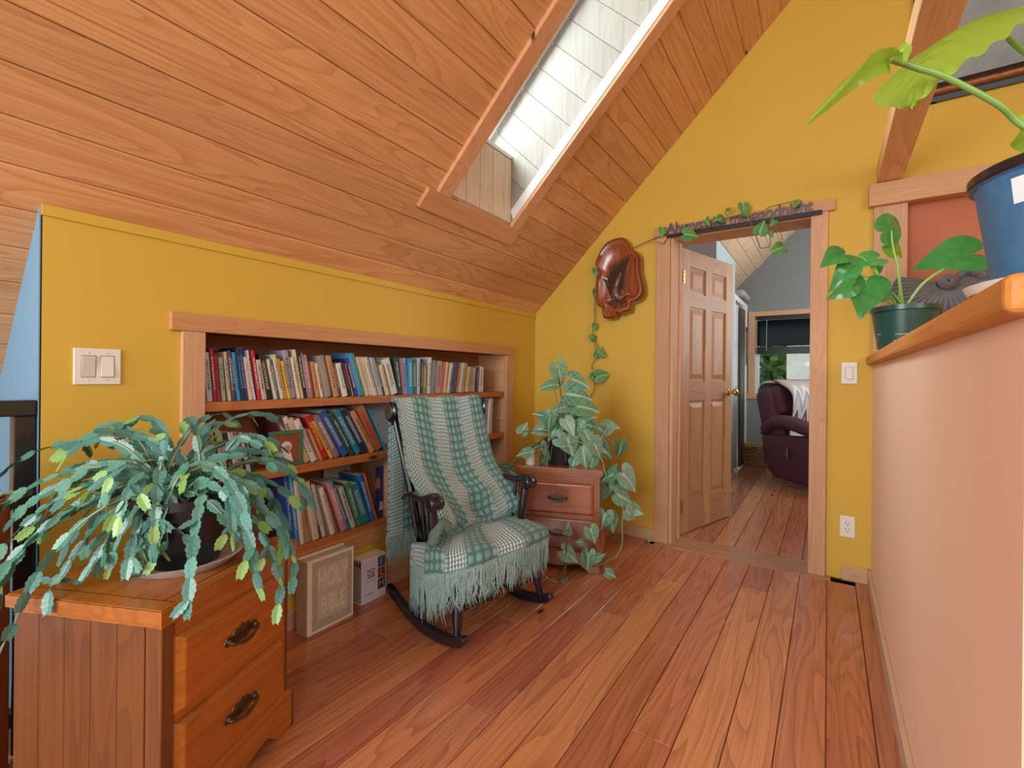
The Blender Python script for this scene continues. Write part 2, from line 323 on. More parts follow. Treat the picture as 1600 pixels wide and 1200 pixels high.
for i in range(n0, 30):
    a = T0+i*PC; b = a+PC-.002
    if b > TR: break
    rr = random.Random(i+99); joint = rr.uniform(-1.4, -.7)
    y_end = YG if a > -.02 else .362
    if a < -1.85: continue
    segs = []
    if b < .0: segs = [(-1.6, .362)]
    elif a < SKY[3] and b > SKY[2] and not (a < SKY[2] < b and False):
        if a < SKY[2]:
            cboard(a, SKY[2], -1.6, joint, ceil); cboard(a, SKY[2], joint+.002, YG, ceil)
            cboard(SKY[2], b, joint+.002, SKY[0]-.012, ceil); cboard(SKY[2], b, -1.6, joint, ceil); cboard(SKY[2], b, SKY[1]+.012, YG, ceil); continue
        bb = min(b, SKY[3]) if b > SKY[3] else b
        segs = [(-1.6, joint), (joint+.002, SKY[0]-.012), (SKY[1]+.012, YG)]
        if b > SKY[3]: cboard(SKY[3], b, -1.6, YG, ceil)
        b = bb
    else: segs = [(-1.6, YG)]
    for s0, s1 in segs: cboard(a, b, s0, s1, ceil)
# the other slope of the roof, out of the picture, and the ridge
RX, RZ = csl(TR)[0], csl(TR)[1]
MB().hexa([(RX, -1.6, RZ), (RX+2.6, -1.6, RZ-2.6), (RX+2.6, YG, RZ-2.6), (RX, YG, RZ), (RX, -1.6, RZ+.05), (RX+2.6, -1.6, RZ-2.55), (RX+2.6, YG, RZ-2.55), (RX, YG, RZ+.05)]).obj('ceiling_right_slope', W_CEIL, kind='structure')

# skylight well: plumb lower wall, boards square to the roof on the sides, glazing on top
sky = MB().hexa([(csl(SKY[2]-.0, -.0)[0], SKY[0]-.002, csl(SKY[2], 0)[1]), (csl(SKY[2])[0], SKY[1]+.002, csl(SKY[2])[1]), (csl(SKY[2])[0], SKY[1]+.002, 2.36), (csl(SKY[2])[0], SKY[0]-.002, 2.36),
                 (csl(SKY[2])[0]-.02, SKY[0]-.002, csl(SKY[2])[1]), (csl(SKY[2])[0]-.02, SKY[1]+.002, csl(SKY[2])[1]), (csl(SKY[2])[0]-.02, SKY[1]+.002, 2.36), (csl(SKY[2])[0]-.02, SKY[0]-.002, 2.36)]).obj('window_1', W_SKY, kind='structure')
X2 = csl(SKY[2])[0]
yy = SKY[0]+.002
for j in range(6):
    y1 = min(yy+.115, SKY[1])
    if y1-yy < .02: break
    MB().cbox(X2, X2+.012, yy, y1-.003, csl(SKY[2])[1]+.006, 2.345, .003).obj('well_board', W_SKY, sky); yy = y1
ND = .48 #                               # well depth square to the roof: top corner at x2, z 2.352
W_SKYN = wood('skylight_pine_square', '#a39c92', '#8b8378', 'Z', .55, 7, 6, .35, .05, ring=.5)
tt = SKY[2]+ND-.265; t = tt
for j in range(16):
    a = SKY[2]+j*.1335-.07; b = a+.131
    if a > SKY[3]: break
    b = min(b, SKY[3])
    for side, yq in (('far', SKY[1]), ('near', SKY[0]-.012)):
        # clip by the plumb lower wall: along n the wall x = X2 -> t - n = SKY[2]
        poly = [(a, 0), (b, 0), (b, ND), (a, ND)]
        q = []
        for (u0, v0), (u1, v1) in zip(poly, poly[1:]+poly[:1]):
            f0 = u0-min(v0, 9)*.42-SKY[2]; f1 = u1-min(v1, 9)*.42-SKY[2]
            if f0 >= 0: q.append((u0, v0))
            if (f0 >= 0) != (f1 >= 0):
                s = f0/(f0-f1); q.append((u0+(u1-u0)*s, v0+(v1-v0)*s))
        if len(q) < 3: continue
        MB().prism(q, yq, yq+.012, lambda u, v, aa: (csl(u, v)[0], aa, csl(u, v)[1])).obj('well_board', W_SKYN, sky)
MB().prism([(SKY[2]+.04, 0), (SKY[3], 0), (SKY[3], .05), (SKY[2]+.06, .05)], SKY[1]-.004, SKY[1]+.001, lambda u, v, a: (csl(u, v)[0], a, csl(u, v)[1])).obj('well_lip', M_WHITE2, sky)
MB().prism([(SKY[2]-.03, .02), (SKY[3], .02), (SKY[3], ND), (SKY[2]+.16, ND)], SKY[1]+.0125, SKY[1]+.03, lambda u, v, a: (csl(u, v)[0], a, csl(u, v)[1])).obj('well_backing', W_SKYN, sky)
MB().prism([(SKY[3], 0), (SKY[3]+.015, 0), (SKY[3]+.015, ND), (SKY[3], ND)], SKY[0], SKY[1], lambda u, v, a: (csl(u, v)[0], a, csl(u, v)[1])).obj('well_head', W_SKY, sky)
fr = MB()
N1 = .2656
fr.box(X2-.30, X2+.012, SKY[0], SKY[1], 2.352, 2.372)
fr.prism([(SKY[2]+.2, N1+.06), (SKY[2]+.215, N1+.06), (SKY[2]+.215, ND), (SKY[2]+.2, ND)], SKY[0], SKY[1], lambda u, v, a: (csl(u, v)[0], a, csl(u, v)[1]))
for (u0, u1, ya, yb) in ((SKY[2]+.19, SKY[2]+.23, SKY[0], SKY[1]), (SKY[3]-.05, SKY[3], SKY[0], SKY[1]), (SKY[2]+.2, SKY[3], SKY[0], SKY[0]+.04), (SKY[2]+.2, SKY[3], SKY[1]-.035, SKY[1])):
    fr.prism([(u0, ND), (u1, ND), (u1, ND+.04), (u0, ND+.04)], ya, yb, lambda u, v, a: (csl(u, v)[0], a, csl(u, v)[1]))
fr.obj('skylight_frame', M_WHITE2, sky)
def glassmat():
    m, ns, ln, p = base_mat('window_glass'); ns.remove(p)
    tr = N(ns, 'ShaderNodeBsdfTransparent'); tr.inputs[0].default_value = (.93, .97, .96, 1); gl = N(ns, 'ShaderNodeBsdfGlossy'); gl.inputs['Roughness'].default_value = .02
    lw = N(ns, 'ShaderNodeLayerWeight'); pw = N(ns, 'ShaderNodeMath', operation='POWER'); pw.inputs[1].default_value = 4; ln.new(lw.outputs['Facing'], pw.inputs[0]); fz = N(ns, 'ShaderNodeMapRange'); fz.inputs['To Min'].default_value = .03; fz.inputs['To Max'].default_value = .6; ln.new(pw.outputs[0], fz.inputs[0]); ms = N(ns, 'ShaderNodeMixShader'); ln.new(fz.outputs[0], ms.inputs[0]); ln.new(tr.outputs[0], ms.inputs[1]); ln.new(gl.outputs[0], ms.inputs[2])
    ln.new(ms.outputs[0], ns['Material Output'].inputs[0]); return m
M_GLASS = glassmat()
MB().prism([(SKY[2]+.2, ND+.015), (SKY[3], ND+.015), (SKY[3], ND+.021), (SKY[2]+.2, ND+.021)], SKY[0], SKY[1], lambda u, v, a: (csl(u, v)[0], a, csl(u, v)[1])).obj('skylight_pane', M_GLASS, sky)
# skylight trim
def ctrim(u0, u1, ya, yb, nm, mat):
    return bev(MB().prism([(u0, -.02), (u1, -.02), (u1, .002), (u0, .002)], ya, yb, lambda u, v, a: (csl(u, v)[0], a, csl(u, v)[1])).obj(nm, mat, None, kind='structure'))
ctrim(SKY[2]-.105, SKY[2]-.004, SKY[0]-.145, SKY[1]+.10, 'trim_1', W_TRIMY)
W_RAF = wood('trim_cedar_slope', '#dba67a', '#bb8458', 'Z', .55, 6, 5, .3, .05, ring=.3)
ctrim(SKY[2]-.004, SKY[3]+.1, SKY[0]-.088, SKY[0]-.002, 'trim_2', W_RAF)
ctrim(SKY[2]-.004, SKY[3]+.1, SKY[1]-.001, SKY[1]+.08, 'trim_3', W_RAF)
ctrim(SKY[3]+.004, SKY[3]+.1, SKY[0]-.145, SKY[1]+.10, 'trim_4', W_TRIMY)

# knee wall (wall_left) with the opening for the bookcase
BY0, BY1, BZ0, BZ1 = .79, 2.75, .30, 1.27
m = MB()
for (a, b, c, d) in ((.365, YG, 0, BZ0), (.365, YG, BZ1, ZK+.015), (.365, BY0, BZ0, BZ1), (BY1, YG, BZ0, BZ1)):
    m.box(XK-.10, XK, a, b, c, d)
m.box(XK-.10, XK, .365, YG+.02, -.05, 0)
m.obj('wall_left', M_YEL, kind='structure')
# stairwell wall: end of the knee wall, and the strip of blue wall that runs down under the slope
MB().prism([(XK, -1.4), (XK, ZK+.01), (XK-1.5, ZK-1.49), (XK-1.5, -1.4)], .362, .368, lambda u, v, a: (u, a, v)).obj('wall_stairwell', M_BLUE, kind='structure')
MB().box(XK-1.5, XK-1.45, -1.6, .368, -1.4, .2).obj('wall_stairwell_outer', M_BLUE, kind='structure')
# drywall bead along the top of the knee wall
MB().box(XK, XK+.008, .365, YG, ZK-.028, ZK+.004).obj('trim_5', M_YEL, kind='structure')
# gable wall with the door opening
DX0, DX1, DZ = -.872, -.006, 2.04
def gable(x0, x1, z0, extra=0):
    ztop = lambda x: min(ZK+(x-XK)+.02, RZ+.02-(x-RX) if x > RX else 99)
    return [(x0, z0), (x1, z0), (x1, ztop(x1)), (x0, ztop(x0))]
m = MB(); fx = lambda u, v, a: (u, a, v)
m.prism(gable(XK, DX0, 0), YG, YB, fx)
m.prism(gable(DX0, DX1, DZ), YG, YB, fx)
OX0, OX1, OZ0, OZ1 = .315, 1.25, .9, 2.03           # framed recess beyond the half wall
m.prism(gable(DX1, OX0, 0), YG, YB, fx)
m.prism(gable(OX0, RX, OZ1), YG, YB, fx); m.prism(gable(RX, OX1, OZ1), YG, YB, fx)
m.prism([(OX0, 0), (OX1, 0), (OX1, OZ0), (OX0, OZ0)], YG, YB, fx)
m.prism(gable(OX1, 3.0, 0), YG, YB, fx)
m.obj('wall_far', M_YEL, kind='structure')
MB().box(OX0-.02, OX1+.02, YG+.06, YG+.08, OZ0-.02, OZ1+.02).obj('wall_recess', M_TERRA2, kind='structure')
# half wall on the right
CZ = 1.178
MB().box(XP, XP+.14, .815, YG, 0, CZ).obj('wall_right', M_TERRA, kind='structure')
cap = MB().box(XP-.028, XP+.34, .77, YG, CZ, CZ+.048)
cap = bev(cap.obj('trim_6', W_CAP, None, kind='structure'), .012, 3)
# right part of the room behind the half wall
MB().box(2.9, 3.0, -2.2, YG, 0, 2.3).obj('wall_right_outer', M_YEL, kind='structure')
# baseboards
bev(MB().box(XK, XK+.016, .365, YG, 0, .083).obj('baseboard_left', W_BASEY, None, kind='structure'), .003)
bev(MB().box(XK, DX0-.088, YG-.016, YG, 0, .08).obj('baseboard_far', W_BASE, None, kind='structure'), .003)
bev(MB().box(DX1+.075, XP, YG-.016, YG, 0, .082).obj('baseboard_far_right', W_BASE, None, kind='structure'), .003)
bev(MB().box(XP-.016, XP, 1.98, YG, 0, .082).obj('baseboard_right', W_BASEY, None, kind='structure'), .003)
bev(MB().box(XP-.016, XP, .815, 1.976, 0, .082).obj('baseboard_right_near', W_BASEY, None, kind='structure'), .003)
# door casing
bev(MB().box(DX0-.09, DX0, YG-.022, YG, 0, DZ).obj('trim_7', W_TRIMZ, None, kind='structure'), .002)
bev(MB().box(DX1-.082, DX1, YG-.022, YG, 0, DZ).obj('trim_8', W_TRIMZ, None, kind='structure'), .002)
bev(MB().box(DX0-.105, DX1+.032, YG-.03, YG, DZ, DZ+.062).obj('trim_9', W_TRIMX, None, kind='structure'), .002)
DR = DX1-.082                                        # the casing laps over the jamb on the right
MB().box(DX0, DX0+.02, YG-.004, YB, 0, DZ).box(DX0+.02, DX0+.035, YG+.12, YG+.15, 0, DZ-.02).obj('trim_10', W_TRIMZ, None, kind='structure')
MB().box(DR-.0, DR+.082, YG+.0, YB, 0, DZ).obj('trim_11', W_TRIMZ, None, kind='structure')
MB().box(DX0+.02, DR, YG, YB, DZ-.02, DZ).obj('trim_12', W_TRIMX, None, kind='structure')
# framed recess: casing and header
bev(MB().box(.195, .335, YG-.022, YG, CZ+.048, 2.02).obj('trim_13', W_TRIMZ, None, kind='structure'), .003)
bev(MB().box(.172, 1.3, YG-.05, YG, 2.02, 2.138).obj('trim_14', W_TRIMX, None, kind='structure'), .004)
bev(MB().box(.205, .312, -1.5, YG, 2.142, 2.235).obj('trim_15', wood('beam_cedar', '#ecc28e', '#c4915c', 'Y', .6, 6, 5, .3, .05, ring=.4), None, kind='structure'), .004)
# small offcut of casing set on the door trim
bev(MB().box(-.045, .045, -.012, .012, -.03, .03).obj('trim_16', W_TRIMX, None, kind='structure'), .002).location = (-.922, YG-.04, 2.02)
bpy.data.objects['trim_16'].rotation_euler = (0, radians(30), 0); bpy.data.objects['trim_16'].scale = (.62, 1, .8)

# ---------------------------------------------------------------- the open door
def dloc(p): return p
dr = bpy.data.objects.new('door_1', None); COL.objects.link(dr); dr['kind'] = 'structure'; dr.location = (DX0+.025, YB-.005, .008); dr.rotation_euler = (0, 0, radians(90-16))
# local x along the leaf, local y thickness (towards -y = room side that shows)
DW, DH, T = .755, 2.0, .036
st = .105
rails = [(0, .22), (.93, 1.07), (1.60, 1.70), (DH-.115, DH)]
m = MB(); m.box(0, st, 0, T, 0, DH); m.box(DW-st, DW, 0, T, 0, DH); m.box(DW/2-.045, DW/2+.045, .0005, T-.0005, 0, DH)
m.obj('stiles', W_DOOR, dr)
m = MB()
for a, b in rails: m.box(st, DW/2-.045, 0, T, a, b); m.box(DW/2+.045, DW-st, 0, T, a, b)
m.obj('rails', W_DOORX, dr)
for (a, b) in ((.22, .93), (1.07, 1.60), (1.70, DH-.115)):
    for (x0, x1) in ((st, DW/2-.045), (DW/2+.045, DW-st)):
        p = MB(); p.box(x0, x1, .014, T-.014, a, b)
        for yo, yi in ((.014, .004), (T-.014, T-.004)):
            o = [(x0+.018, a+.018), (x1-.018, a+.018), (x1-.018, b-.018), (x0+.018, b-.018)]; q = [(x0+.05, a+.05), (x1-.05, a+.05), (x1-.05, b-.05), (x0+.05, b-.05)]
            p.hexa([(u, yo, v) for u, v in o]+[(u, yi, v) for u, v in q])
        for yo in (.010, T-.010):
            for (xa, xb, za, zb) in ((x0, x1, a, a+.012), (x0, x1, b-.012, b), (x0, x0+.012, a, b), (x1-.012, x1, a, b)): p.box(xa, xb, min(yo, T/2), max(yo, T/2), za, zb)
        p.obj('panel', W_DOOR, dr)
for sy in (-1, 1):
    y = 0 if sy < 0 else T
    M_ = Matrix.Rotation(radians(90*(1 if sy < 0 else -1)), 4, 'X')
    MB().lathe([(.033, 0), (.033, .004), (.02, .012), (.011, .02), (.011, .035), (.02, .042), (.03, .052), (.031, .064), (.024, .074), (.0, .077)], 20, (DW-.06, y, .985), 0, M_).obj('door_knob', M_BRASS, dr, 60, label='brass door knob')
MB().box(DW-.001, DW+.002, .008, T-.008, .94, 1.03).obj('latch_plate', M_BRASS, dr)
for z in (.19, 1.80):
    h = MB(); h.box(-.03, .028, -.003, -.0005, z-.045, z+.045); h.tube([(-.002, -.006, z-.047), (-.002, -.006, z+.047)], .006, 8)
    for q in (-.03, 0, .03): h.lathe([(.004, 0), (.004, .002), (0, .003)], 8, (.016, -.003, z+q), 0, Matrix.Rotation(radians(90), 4, 'X'))
    h.obj('hinge', M_BRASS, dr, label='brass hinge')

# ---------------------------------------------------------------- next room
SX = -.908; CO = -.142
MB().box(SX-.06, SX, 4.86, 5.97, 0, 2.47).obj('wall_bedroom_left', M_PALE, kind='structure')
MB().box(SX-.06, SX+.002, YB, 4.86, 0, 2.47).obj('wall_bedroom_left_near', plain('pale_wall_shade', '#5a4a42', .6, var=.03), kind='structure')  # dark colour stands in for shade on the near end of this wall
cl = MB().box(SX-.5, SX, 5.97, YF, 2.03, 2.09).box(SX-.06, SX, 5.97, 6.02, 0, 2.03).box(SX-.06, SX, 6.72, YF, 0, 2.03)
cl = cl.obj('wall_closet', M_WHITE2, kind='structure')
MB().box(SX-.05, SX-.02, 6.02, 6.36, .01, 2.0).obj('closet_door', plain('closet_white', '#c9ccd8', .4), cl)
for z0, z1 in ((.15, .9), (1.0, 1.4), (1.5, 1.9)): MB().cbox(SX-.022, SX-.012, 6.07, 6.31, z0, z1, .006).obj('closet_panel', plain('closet_white', '#c9ccd8', .4), cl)
MB().box(SX-.012, SX+.012, 6.37, 6.72, 0.01, 1.98).obj('closet_door', plain('closet_dark', '#4a4038', .4), cl)
MB().box(SX-.6, SX-.5, 5.97, YF, 0, 3).obj('wall_closet_back', M_GREY, kind='structure')
m = MB()
WX0, WX1, WZ0, WZ1 = -.815, .30, .905, 1.93
zt = lambda x: ZK+(x-XK)+.02+CO
for (a, b, c, d) in ((SX-.6, WX0, None, None), (WX1, 1.6, None, None)): m.prism([(a, 0), (b, 0), (b, zt(b) if b < 1.4 else 4.9), (a, zt(a))], YF, YF+.12, fx)
m.prism([(WX0, 0), (WX1, 0), (WX1, WZ0), (WX0, WZ0)], YF, YF+.12, fx); m.prism([(WX0, WZ1), (WX1, WZ1), (WX1, zt(WX1)), (WX0, zt(WX0))], YF, YF+.12, fx)
m.obj('wall_bedroom_far', plain('grey_blue_paint', '#7d8282', .6, var=.02, scale=2), kind='structure')
MB().box(1.6, 1.66, YB, YF+.1, 0, 3.2).obj('wall_bedroom_right', M_GREY, kind='structure')
MB().prism([(SX-.62, zt(SX-.62)-.0), (RX, RZ+CO+.02), (RX, RZ+.06), (SX-.62, zt(SX-.62)+.04)], YB, YF+.1, fx).obj('ceiling_bedroom', W_CEIL, kind='structure')
bc = bpy.data.objects['ceiling_bedroom']; W_BEDC = wood('bedroom_boards_lit', '#d8bb98', '#b08a66', 'Y', .5, 8, 6, .6, .05, ring=.4)  # boards paler than the main ceiling: bright light put into their colour
for i in range(5, 27):
    a = T0+i*PC; MB().prism([(a+.004, 0), (a+PC-.006, 0), (a+PC-.002, .004), (a+PC-.002, .018), (a, .018), (a, .004)], YB, YF, lambda u, v, q: (csl(u, v)[0], q, csl(u, v)[1]+CO)).obj('ceiling_board', W_BEDC, bc)
# window of the next room
wn = bpy.data.objects.new('window_2', None); COL.objects.link(wn); wn['kind'] = 'structure'
wf = MB()
for (a, b, c, d) in ((WX0-.075, WX0, WZ0, WZ1+.06), (WX1, WX1+.075, WZ0, WZ1+.06), (WX0, WX1, WZ1, WZ1+.06), (WX0-.09, WX1+.09, WZ0-.075, WZ0)): wf.box(a, b, YF-.02, YF+.0, c, d)
wf.obj('window_casing', W_TRIMZ, wn)
wf = MB()
for (a, b, c, d) in ((WX0, WX0+.05, WZ0+.05, WZ1-.05), (WX1-.05, WX1, WZ0+.05, WZ1-.05), (WX0, WX1, WZ0, WZ0+.05), (WX0, WX1, WZ1-.05, WZ1)): wf.box(a, b, YF+.03, YF+.08, c, d)
wf.obj('window_frame', M_WHITE2, wn)
MB().box(WX0+.05, WX1-.05, YF+.05, YF+.056, WZ0+.05, WZ1-.05).obj('window_pane', M_GLASS, wn)
bl = thing('window_blind', 'black slatted blind drawn half way down the bedroom window', 'blind', ((WX0+WX1)/2, YF+.01, WZ1))
M_BLIND = plain('blind_black', '#15181d', .35)
MB().box(-.54, .54, -.012, .02, -.05, 0).obj('headrail', M_BLIND, bl)
for i in range(14):
    z = -.07-i*.024
    MB().box(-.53, .53, -.022, .022, -.0015, .0015, 0, Matrix.Translation((0, 0, z)) @ Matrix.Rotation(radians(38), 4, 'X')).obj('slat', M_BLIND, bl)
MB().box(-.53, .53, -.014, .014, -.50, -.41).obj('bottom_rail', M_BLIND, bl)
for q in (-.42, .42): MB().tube([(q, -.016, -.05), (q, -.016, -.46)], .0018, 6).obj('cord', M_WHITE, bl)
# ---------------------------------------------------------------- built-in bookcase
bk = thing('built_in_bookcase', 'low cedar bookcase built into the yellow knee wall, filled with books', 'bookcase', (0, 0, 0))
XB = XK-.235                                           # back of the recess
W_SHELF = wood('shelf_cedar', '#ba7440', '#95572c', 'Y', .5, 6, 6, .35, .05, ring=.4)
W_BACK = wood('bookcase_back', '#a5663c', '#82492a', 'Y', .6, 5, 4, .2, .05, ring=.3)
bev(MB().box(XK, XK+.024, .688, 2.838, 1.252, 1.316).obj('header', W_TRIMY, bk))
bev(MB().box(XK, XK+.02, .724, .80, .25, 1.252).obj('casing', W_TRIMZ, bk))
bev(MB().box(XK, XK+.02, 2.748, 2.838, .25, 1.252).obj('casing', W_TRIMZ, bk))
bev(MB().box(XK, XK+.02, .80, 2.748, .25, .318).obj('bottom_rail', W_TRIMY, bk))
MB().box(XB-.012, XB, BY0, BY1, .30, 1.27).obj('back_panel', W_BACK, bk)
MB().box(XB, XK, BY0-.005, BY0+.006, .30, 1.27).obj('side_panel', W_BACK, bk)
for i in range(8):
    z0 = .318+i*.117
    if z0 > 1.24: break
    MB().cbox(XB, XK, BY1-.006, BY1+.004, z0, min(z0+.1155, 1.262), .002).obj('side_board', W_TRIMX, bk)
MB().box(XB-.012, XK-.0, BY0-.01, BY1+.02, 1.262, 1.29).obj('top_panel', W_BACK, bk)
MB().box(XB-.012, XK-.1, BY1+.004, BY1+.018, .29, 1.27).obj('side_backing', W_BACK, bk)
for z in (.993, .702, .342):
    bev(MB().box(XB, XK+.004, BY0, BY1, z-.024 if z < .4 else z-.036, z).obj('shelf', W_SHELF, bk), .002)
bev(MB().box(XB, XK+.002, 1.70, 1.724, .342, .666).obj('divider', W_TRIMZ, bk), .002)

# ---------------------------------------------------------------- books
TOP = [(810, 10, 198, 5, 'lgrey', 'navy'), (822, 20, 186, 5, 'ice', 'navy'), (844, 12, 202, 5, 'crimson', 'white'), (859, 15, 178, 5, 'crimson', 'black'), (877, 14, 170, 5, 'mint', 'black'), (899, 13, 192, 6, 'cream', 'black'), (914, 11, 198, 6, 'slate', 'white'), (925, 7, 192, 7, 'plum', 'white'), (932, 13, 192, 7, 'sky', 'navy'), (948, 16, 208, 7, 'navy', 'sky'), (964, 14, 214, 8, 'royal', 'ice'), (979, 18, 176, 8, 'cream', 'pink'), (998, 9, 204, 9, 'ice', 'navy'), (1012, 14, 204, 9, 'red', 'white'), (1028, 21, 166, 10, 'lgrey', 'black'), (1051, 28, 188, 11, 'black', 'cream'), (1082, 11, 172, 12, 'cream', 'navy'), (1093, 12, 166, 12, 'blue', 'white'), (1107, 17, 192, 12, 'cream', 'crimson'), (1126, 13, 176, 12, 'mustard', 'black'), (1139, 14, 166, 12, 'yellow', 'navy'), (1155, 26, 212, 11, 'lilac', 'navy'), (1186, 12, 184, 11, 'cream', 'black'), (1201, 12, 218, 11, 'cream', 'black'), (1213, 18, 218, 10, 'black', 'white'), (1232, 11, 204, 10, 'lilac', 'white'), (1243, 20, 196, 10, 'pink', 'white'), (1263, 13, 162, 11, 'brown', 'red'), (1278, 22, 166, 11, 'tan', 'red'), (1302, 16, 162, 12, 'cream', 'black'), (1322, 33, 196, 13, 'grey', 'tan'), (1356, 10, 186, 14, 'forest', 'cream'), (1368, 27, 198, 14, 'tan', 'brown'), (1400, 16, 166, 15, 'brown', 'cream'), (1418, 28, 164, 15, 'white', 'teal'), (1447, 23, 162, 16, 'black', 'red'), (1473, 14, 164, 17, 'lgrey', 'black'), (1490, 20, 194, 17, 'purple', 'white'), (1511, 28, 218, 18, 'sky', 'lime'), (1540, 17, 220, 19, 'lime', 'forest'), (1559, 15, 204, 19, 'cream', 'olive'), (1577, 13, 206, 19, 'cream', 'brown'), (1592, 13, 206, 19, 'white', 'brown'), (1605, 13, 206, 19, 'cream', 'brown'), (1619, 13, 206, 19, 'white', 'brown'), (1639, 18, 204, 19, 'ice', 'navy'), (1658, 8, 204, 18, 'lgrey', 'black'), (1667, 16, 198, 18, 'slate', 'white'), (1686, 21, 166, 18, 'cream', 'red'), (1708, 13, 168, 18, 'mustard', 'black'), (1723, 43, 198, 18, 'white', 'black'), (1772, 29, 206, 11, 'forest', 'ice'), (1802, 8, 202, 7, 'pink', 'red'), (1813, 31, 202, 6, 'periwinkle', 'navy'), (1845, 33, 202, 3, 'sky', 'white'), (1882, 28, 198, 2, 'green', 'white'), (1912, 25, 206, 0, 'ice', 'teal'), (1941, 17, 200, -1, 'charcoal', 'cream'), (1958, 31, 164, -2, 'olive', 'cream'), (1997, 27, 214, -3, 'white', 'black'), (2027, 27, 196, -4, 'sage', 'pink'), (2057, 45, 194, -5, 'pinkgrey', 'plum'), (2106, 28, 188, -7, 'salmon', 'red'), (2135, 21, 190, -8, 'cream', 'salmon'), (2164, 21, 186, -10, 'cream', 'navy'), (2185, 34, 188, -10, 'blue', 'black'), (2223, 30, 188, -10, 'brown', 'red'), (2257, 22, 190, -10, 'beige', 'brown'), (2279, 21, 190, -10, 'lgrey', 'brown'), (2301, 23, 190, -10, 'beige', 'brown'), (2336, 35, 166, -9, 'paleyellow', 'olive'), (2376, 37, 162, -8, 'beige', 'green'), (2418, 27, 162, -6, 'pinkgrey', 'plum'), (2448, 12, 166, -5, 'navy', 'white'), (2460, 23, 172, -4, 'lilac', 'navy'), (2483, 24, 172, -3, 'white', 'navy'), (2514, 18, 168, -2, 'white', 'red')]
MID = [(815, 8, 188, 5, 'lgrey', 'black'), (822, 8, 188, 5, 'crimson', 'white'), (830, 8, 186, 5, 'white', 'black'), (839, 8, 182, 6, 'black', 'white'), (848, 9, 182, 6, 'plum', 'white'), (858, 8, 178, 7, 'yellow', 'black'), (867, 8, 178, 7, 'charcoal', 'yellow'), (876, 8, 176, 7, 'white', 'red'), (886, 8, 174, 8, 'lgrey', 'black'), (895, 8, 174, 8, 'orange', 'white'), (904, 8, 170, 9, 'black', 'cream'), (914, 8, 170, 9, 'purple', 'white'), (924, 8, 170, 10, 'white', 'navy'), (933, 8, 170, 10, 'lgrey', 'red'), (943, 8, 166, 11, 'red', 'white'), (953, 9, 166, 11, 'pinkgrey', 'black'), (963, 9, 164, 12, 'black', 'red'), (973, 9, 164, 12, 'white', 'red'), (983, 9, 164, 13, 'ice', 'navy'), (993, 9, 164, 13, 'navy', 'white'), (1153, 31, 222, 19, 'maroon', 'white'), (1190, 29, 222, 21, 'white', 'black'), (1225, 26, 218, 23, 'cream', 'tan'), (1255, 25, 212, 24, 'white', 'blue'), (1284, 12, 166, 24, 'pinkgrey', 'red'), (1299, 15, 158, 24, 'tan', 'cream'), (1319, 34, 226, 25, 'red', 'yellow'), (1358, 18, 206, 29, 'yellow', 'black'), (1380, 31, 230, 30, 'mauve', 'white'), (1423, 36, 256, 31, 'cobalt', 'ice'), (1465, 24, 240, 31, 'forest', 'cream'), (1497, 33, 256, 31, 'teal', 'ice'), (1539, 41, 254, 31, 'navy', 'ice'), (1587, 26, 244, 31, 'tan', 'black'), (1624, 48, 260, 29, 'copper', 'red'), (1681, 12, 242, 27, 'teal', 'white')]
LOW = [(1165, 18, 340, 7, 'cobalt', 'ice'), (1185, 16, 332, 7, 'sky', 'white'), (1204, 21, 294, 7, 'white', 'lgrey'), (1229, 34, 292, 8, 'taupe', 'brown'), (1267, 32, 276, 11, 'cream', 'lgrey'), (1303, 11, 274, 13, 'purple', 'white'), (1317, 21, 260, 14, 'white', 'grey'), (1363, 23, 240, 16, 'white', 'grey'), (1391, 8, 214, 18, 'copper', 'tan'), (1416, 34, 258, 19, 'pink', 'white'), (1454, 15, 272, 22, 'teal', 'white'), (1474, 27, 224, 20, 'lgrey', 'plum'), (1506, 31, 240, 18, 'green', 'cream'), (1545, 50, 220, 21, 'teal', 'ice'), (1603, 23, 266, 19, 'blue', 'white'), (1630, 12, 268, 18, 'copper', 'brown')]
WORD = dict(lgrey='light grey', ice='pale ice blue', crimson='crimson', mint='mint green', cream='cream', slate='slate blue', plum='dark plum', sky='bright sky blue', navy='navy blue', royal='royal blue', red='red', black='black', blue='mid blue', mustard='mustard', yellow='yellow', lilac='lilac grey', pink='dusty pink', brown='brown', tan='tan', grey='grey', forest='dark green', white='off-white', purple='deep purple', lime='lime green', green='green', charcoal='charcoal', olive='olive yellow', sage='sage green', pinkgrey='pinkish grey', salmon='salmon', beige='beige', paleyellow='pale yellow', periwinkle='periwinkle blue', teal='teal', maroon='maroon', mauve='mauve', cobalt='cobalt blue', copper='copper brown', taupe='taupe', orange='orange')
def ordn(n): return '%d%s' % (n, 'th' if 10 <= n % 100 <= 20 else {1: 'st', 2: 'nd', 3: 'rd'}.get(n % 10, 'th'))
def make_book(t, h, d, c, ink, hard, kind='book', label=None):
    """x = thickness (0..t), y = depth, spine at y=0, z = height; cover boards, rounded spine and page block"""
    m = MB(); b = .0022 if hard else .0008; o = .003 if hard else 0
    b = min(b, t*.2)
    m.box(0, b, .002, d, 0, h); m.box(t-b, t, .002, d, 0, h)
    sp = [(0, .003), (t*.12, .0012), (t*.3, 0), (t*.7, 0), (t*.88, .0012), (t, .003), (t-b, .005), (b, .005)] if t > .008 else [(0, .001), (t*.5, 0), (t, .001), (t, .003), (0, .003)]
    m.prism(sp, 0, h, lambda u, v, a: (u, v, a))
    m.box(b, t-b, .004, d-o, o, h-o, 1)
    return m.mesh(kind, [cover(c, ink), M_PAGE], 50)
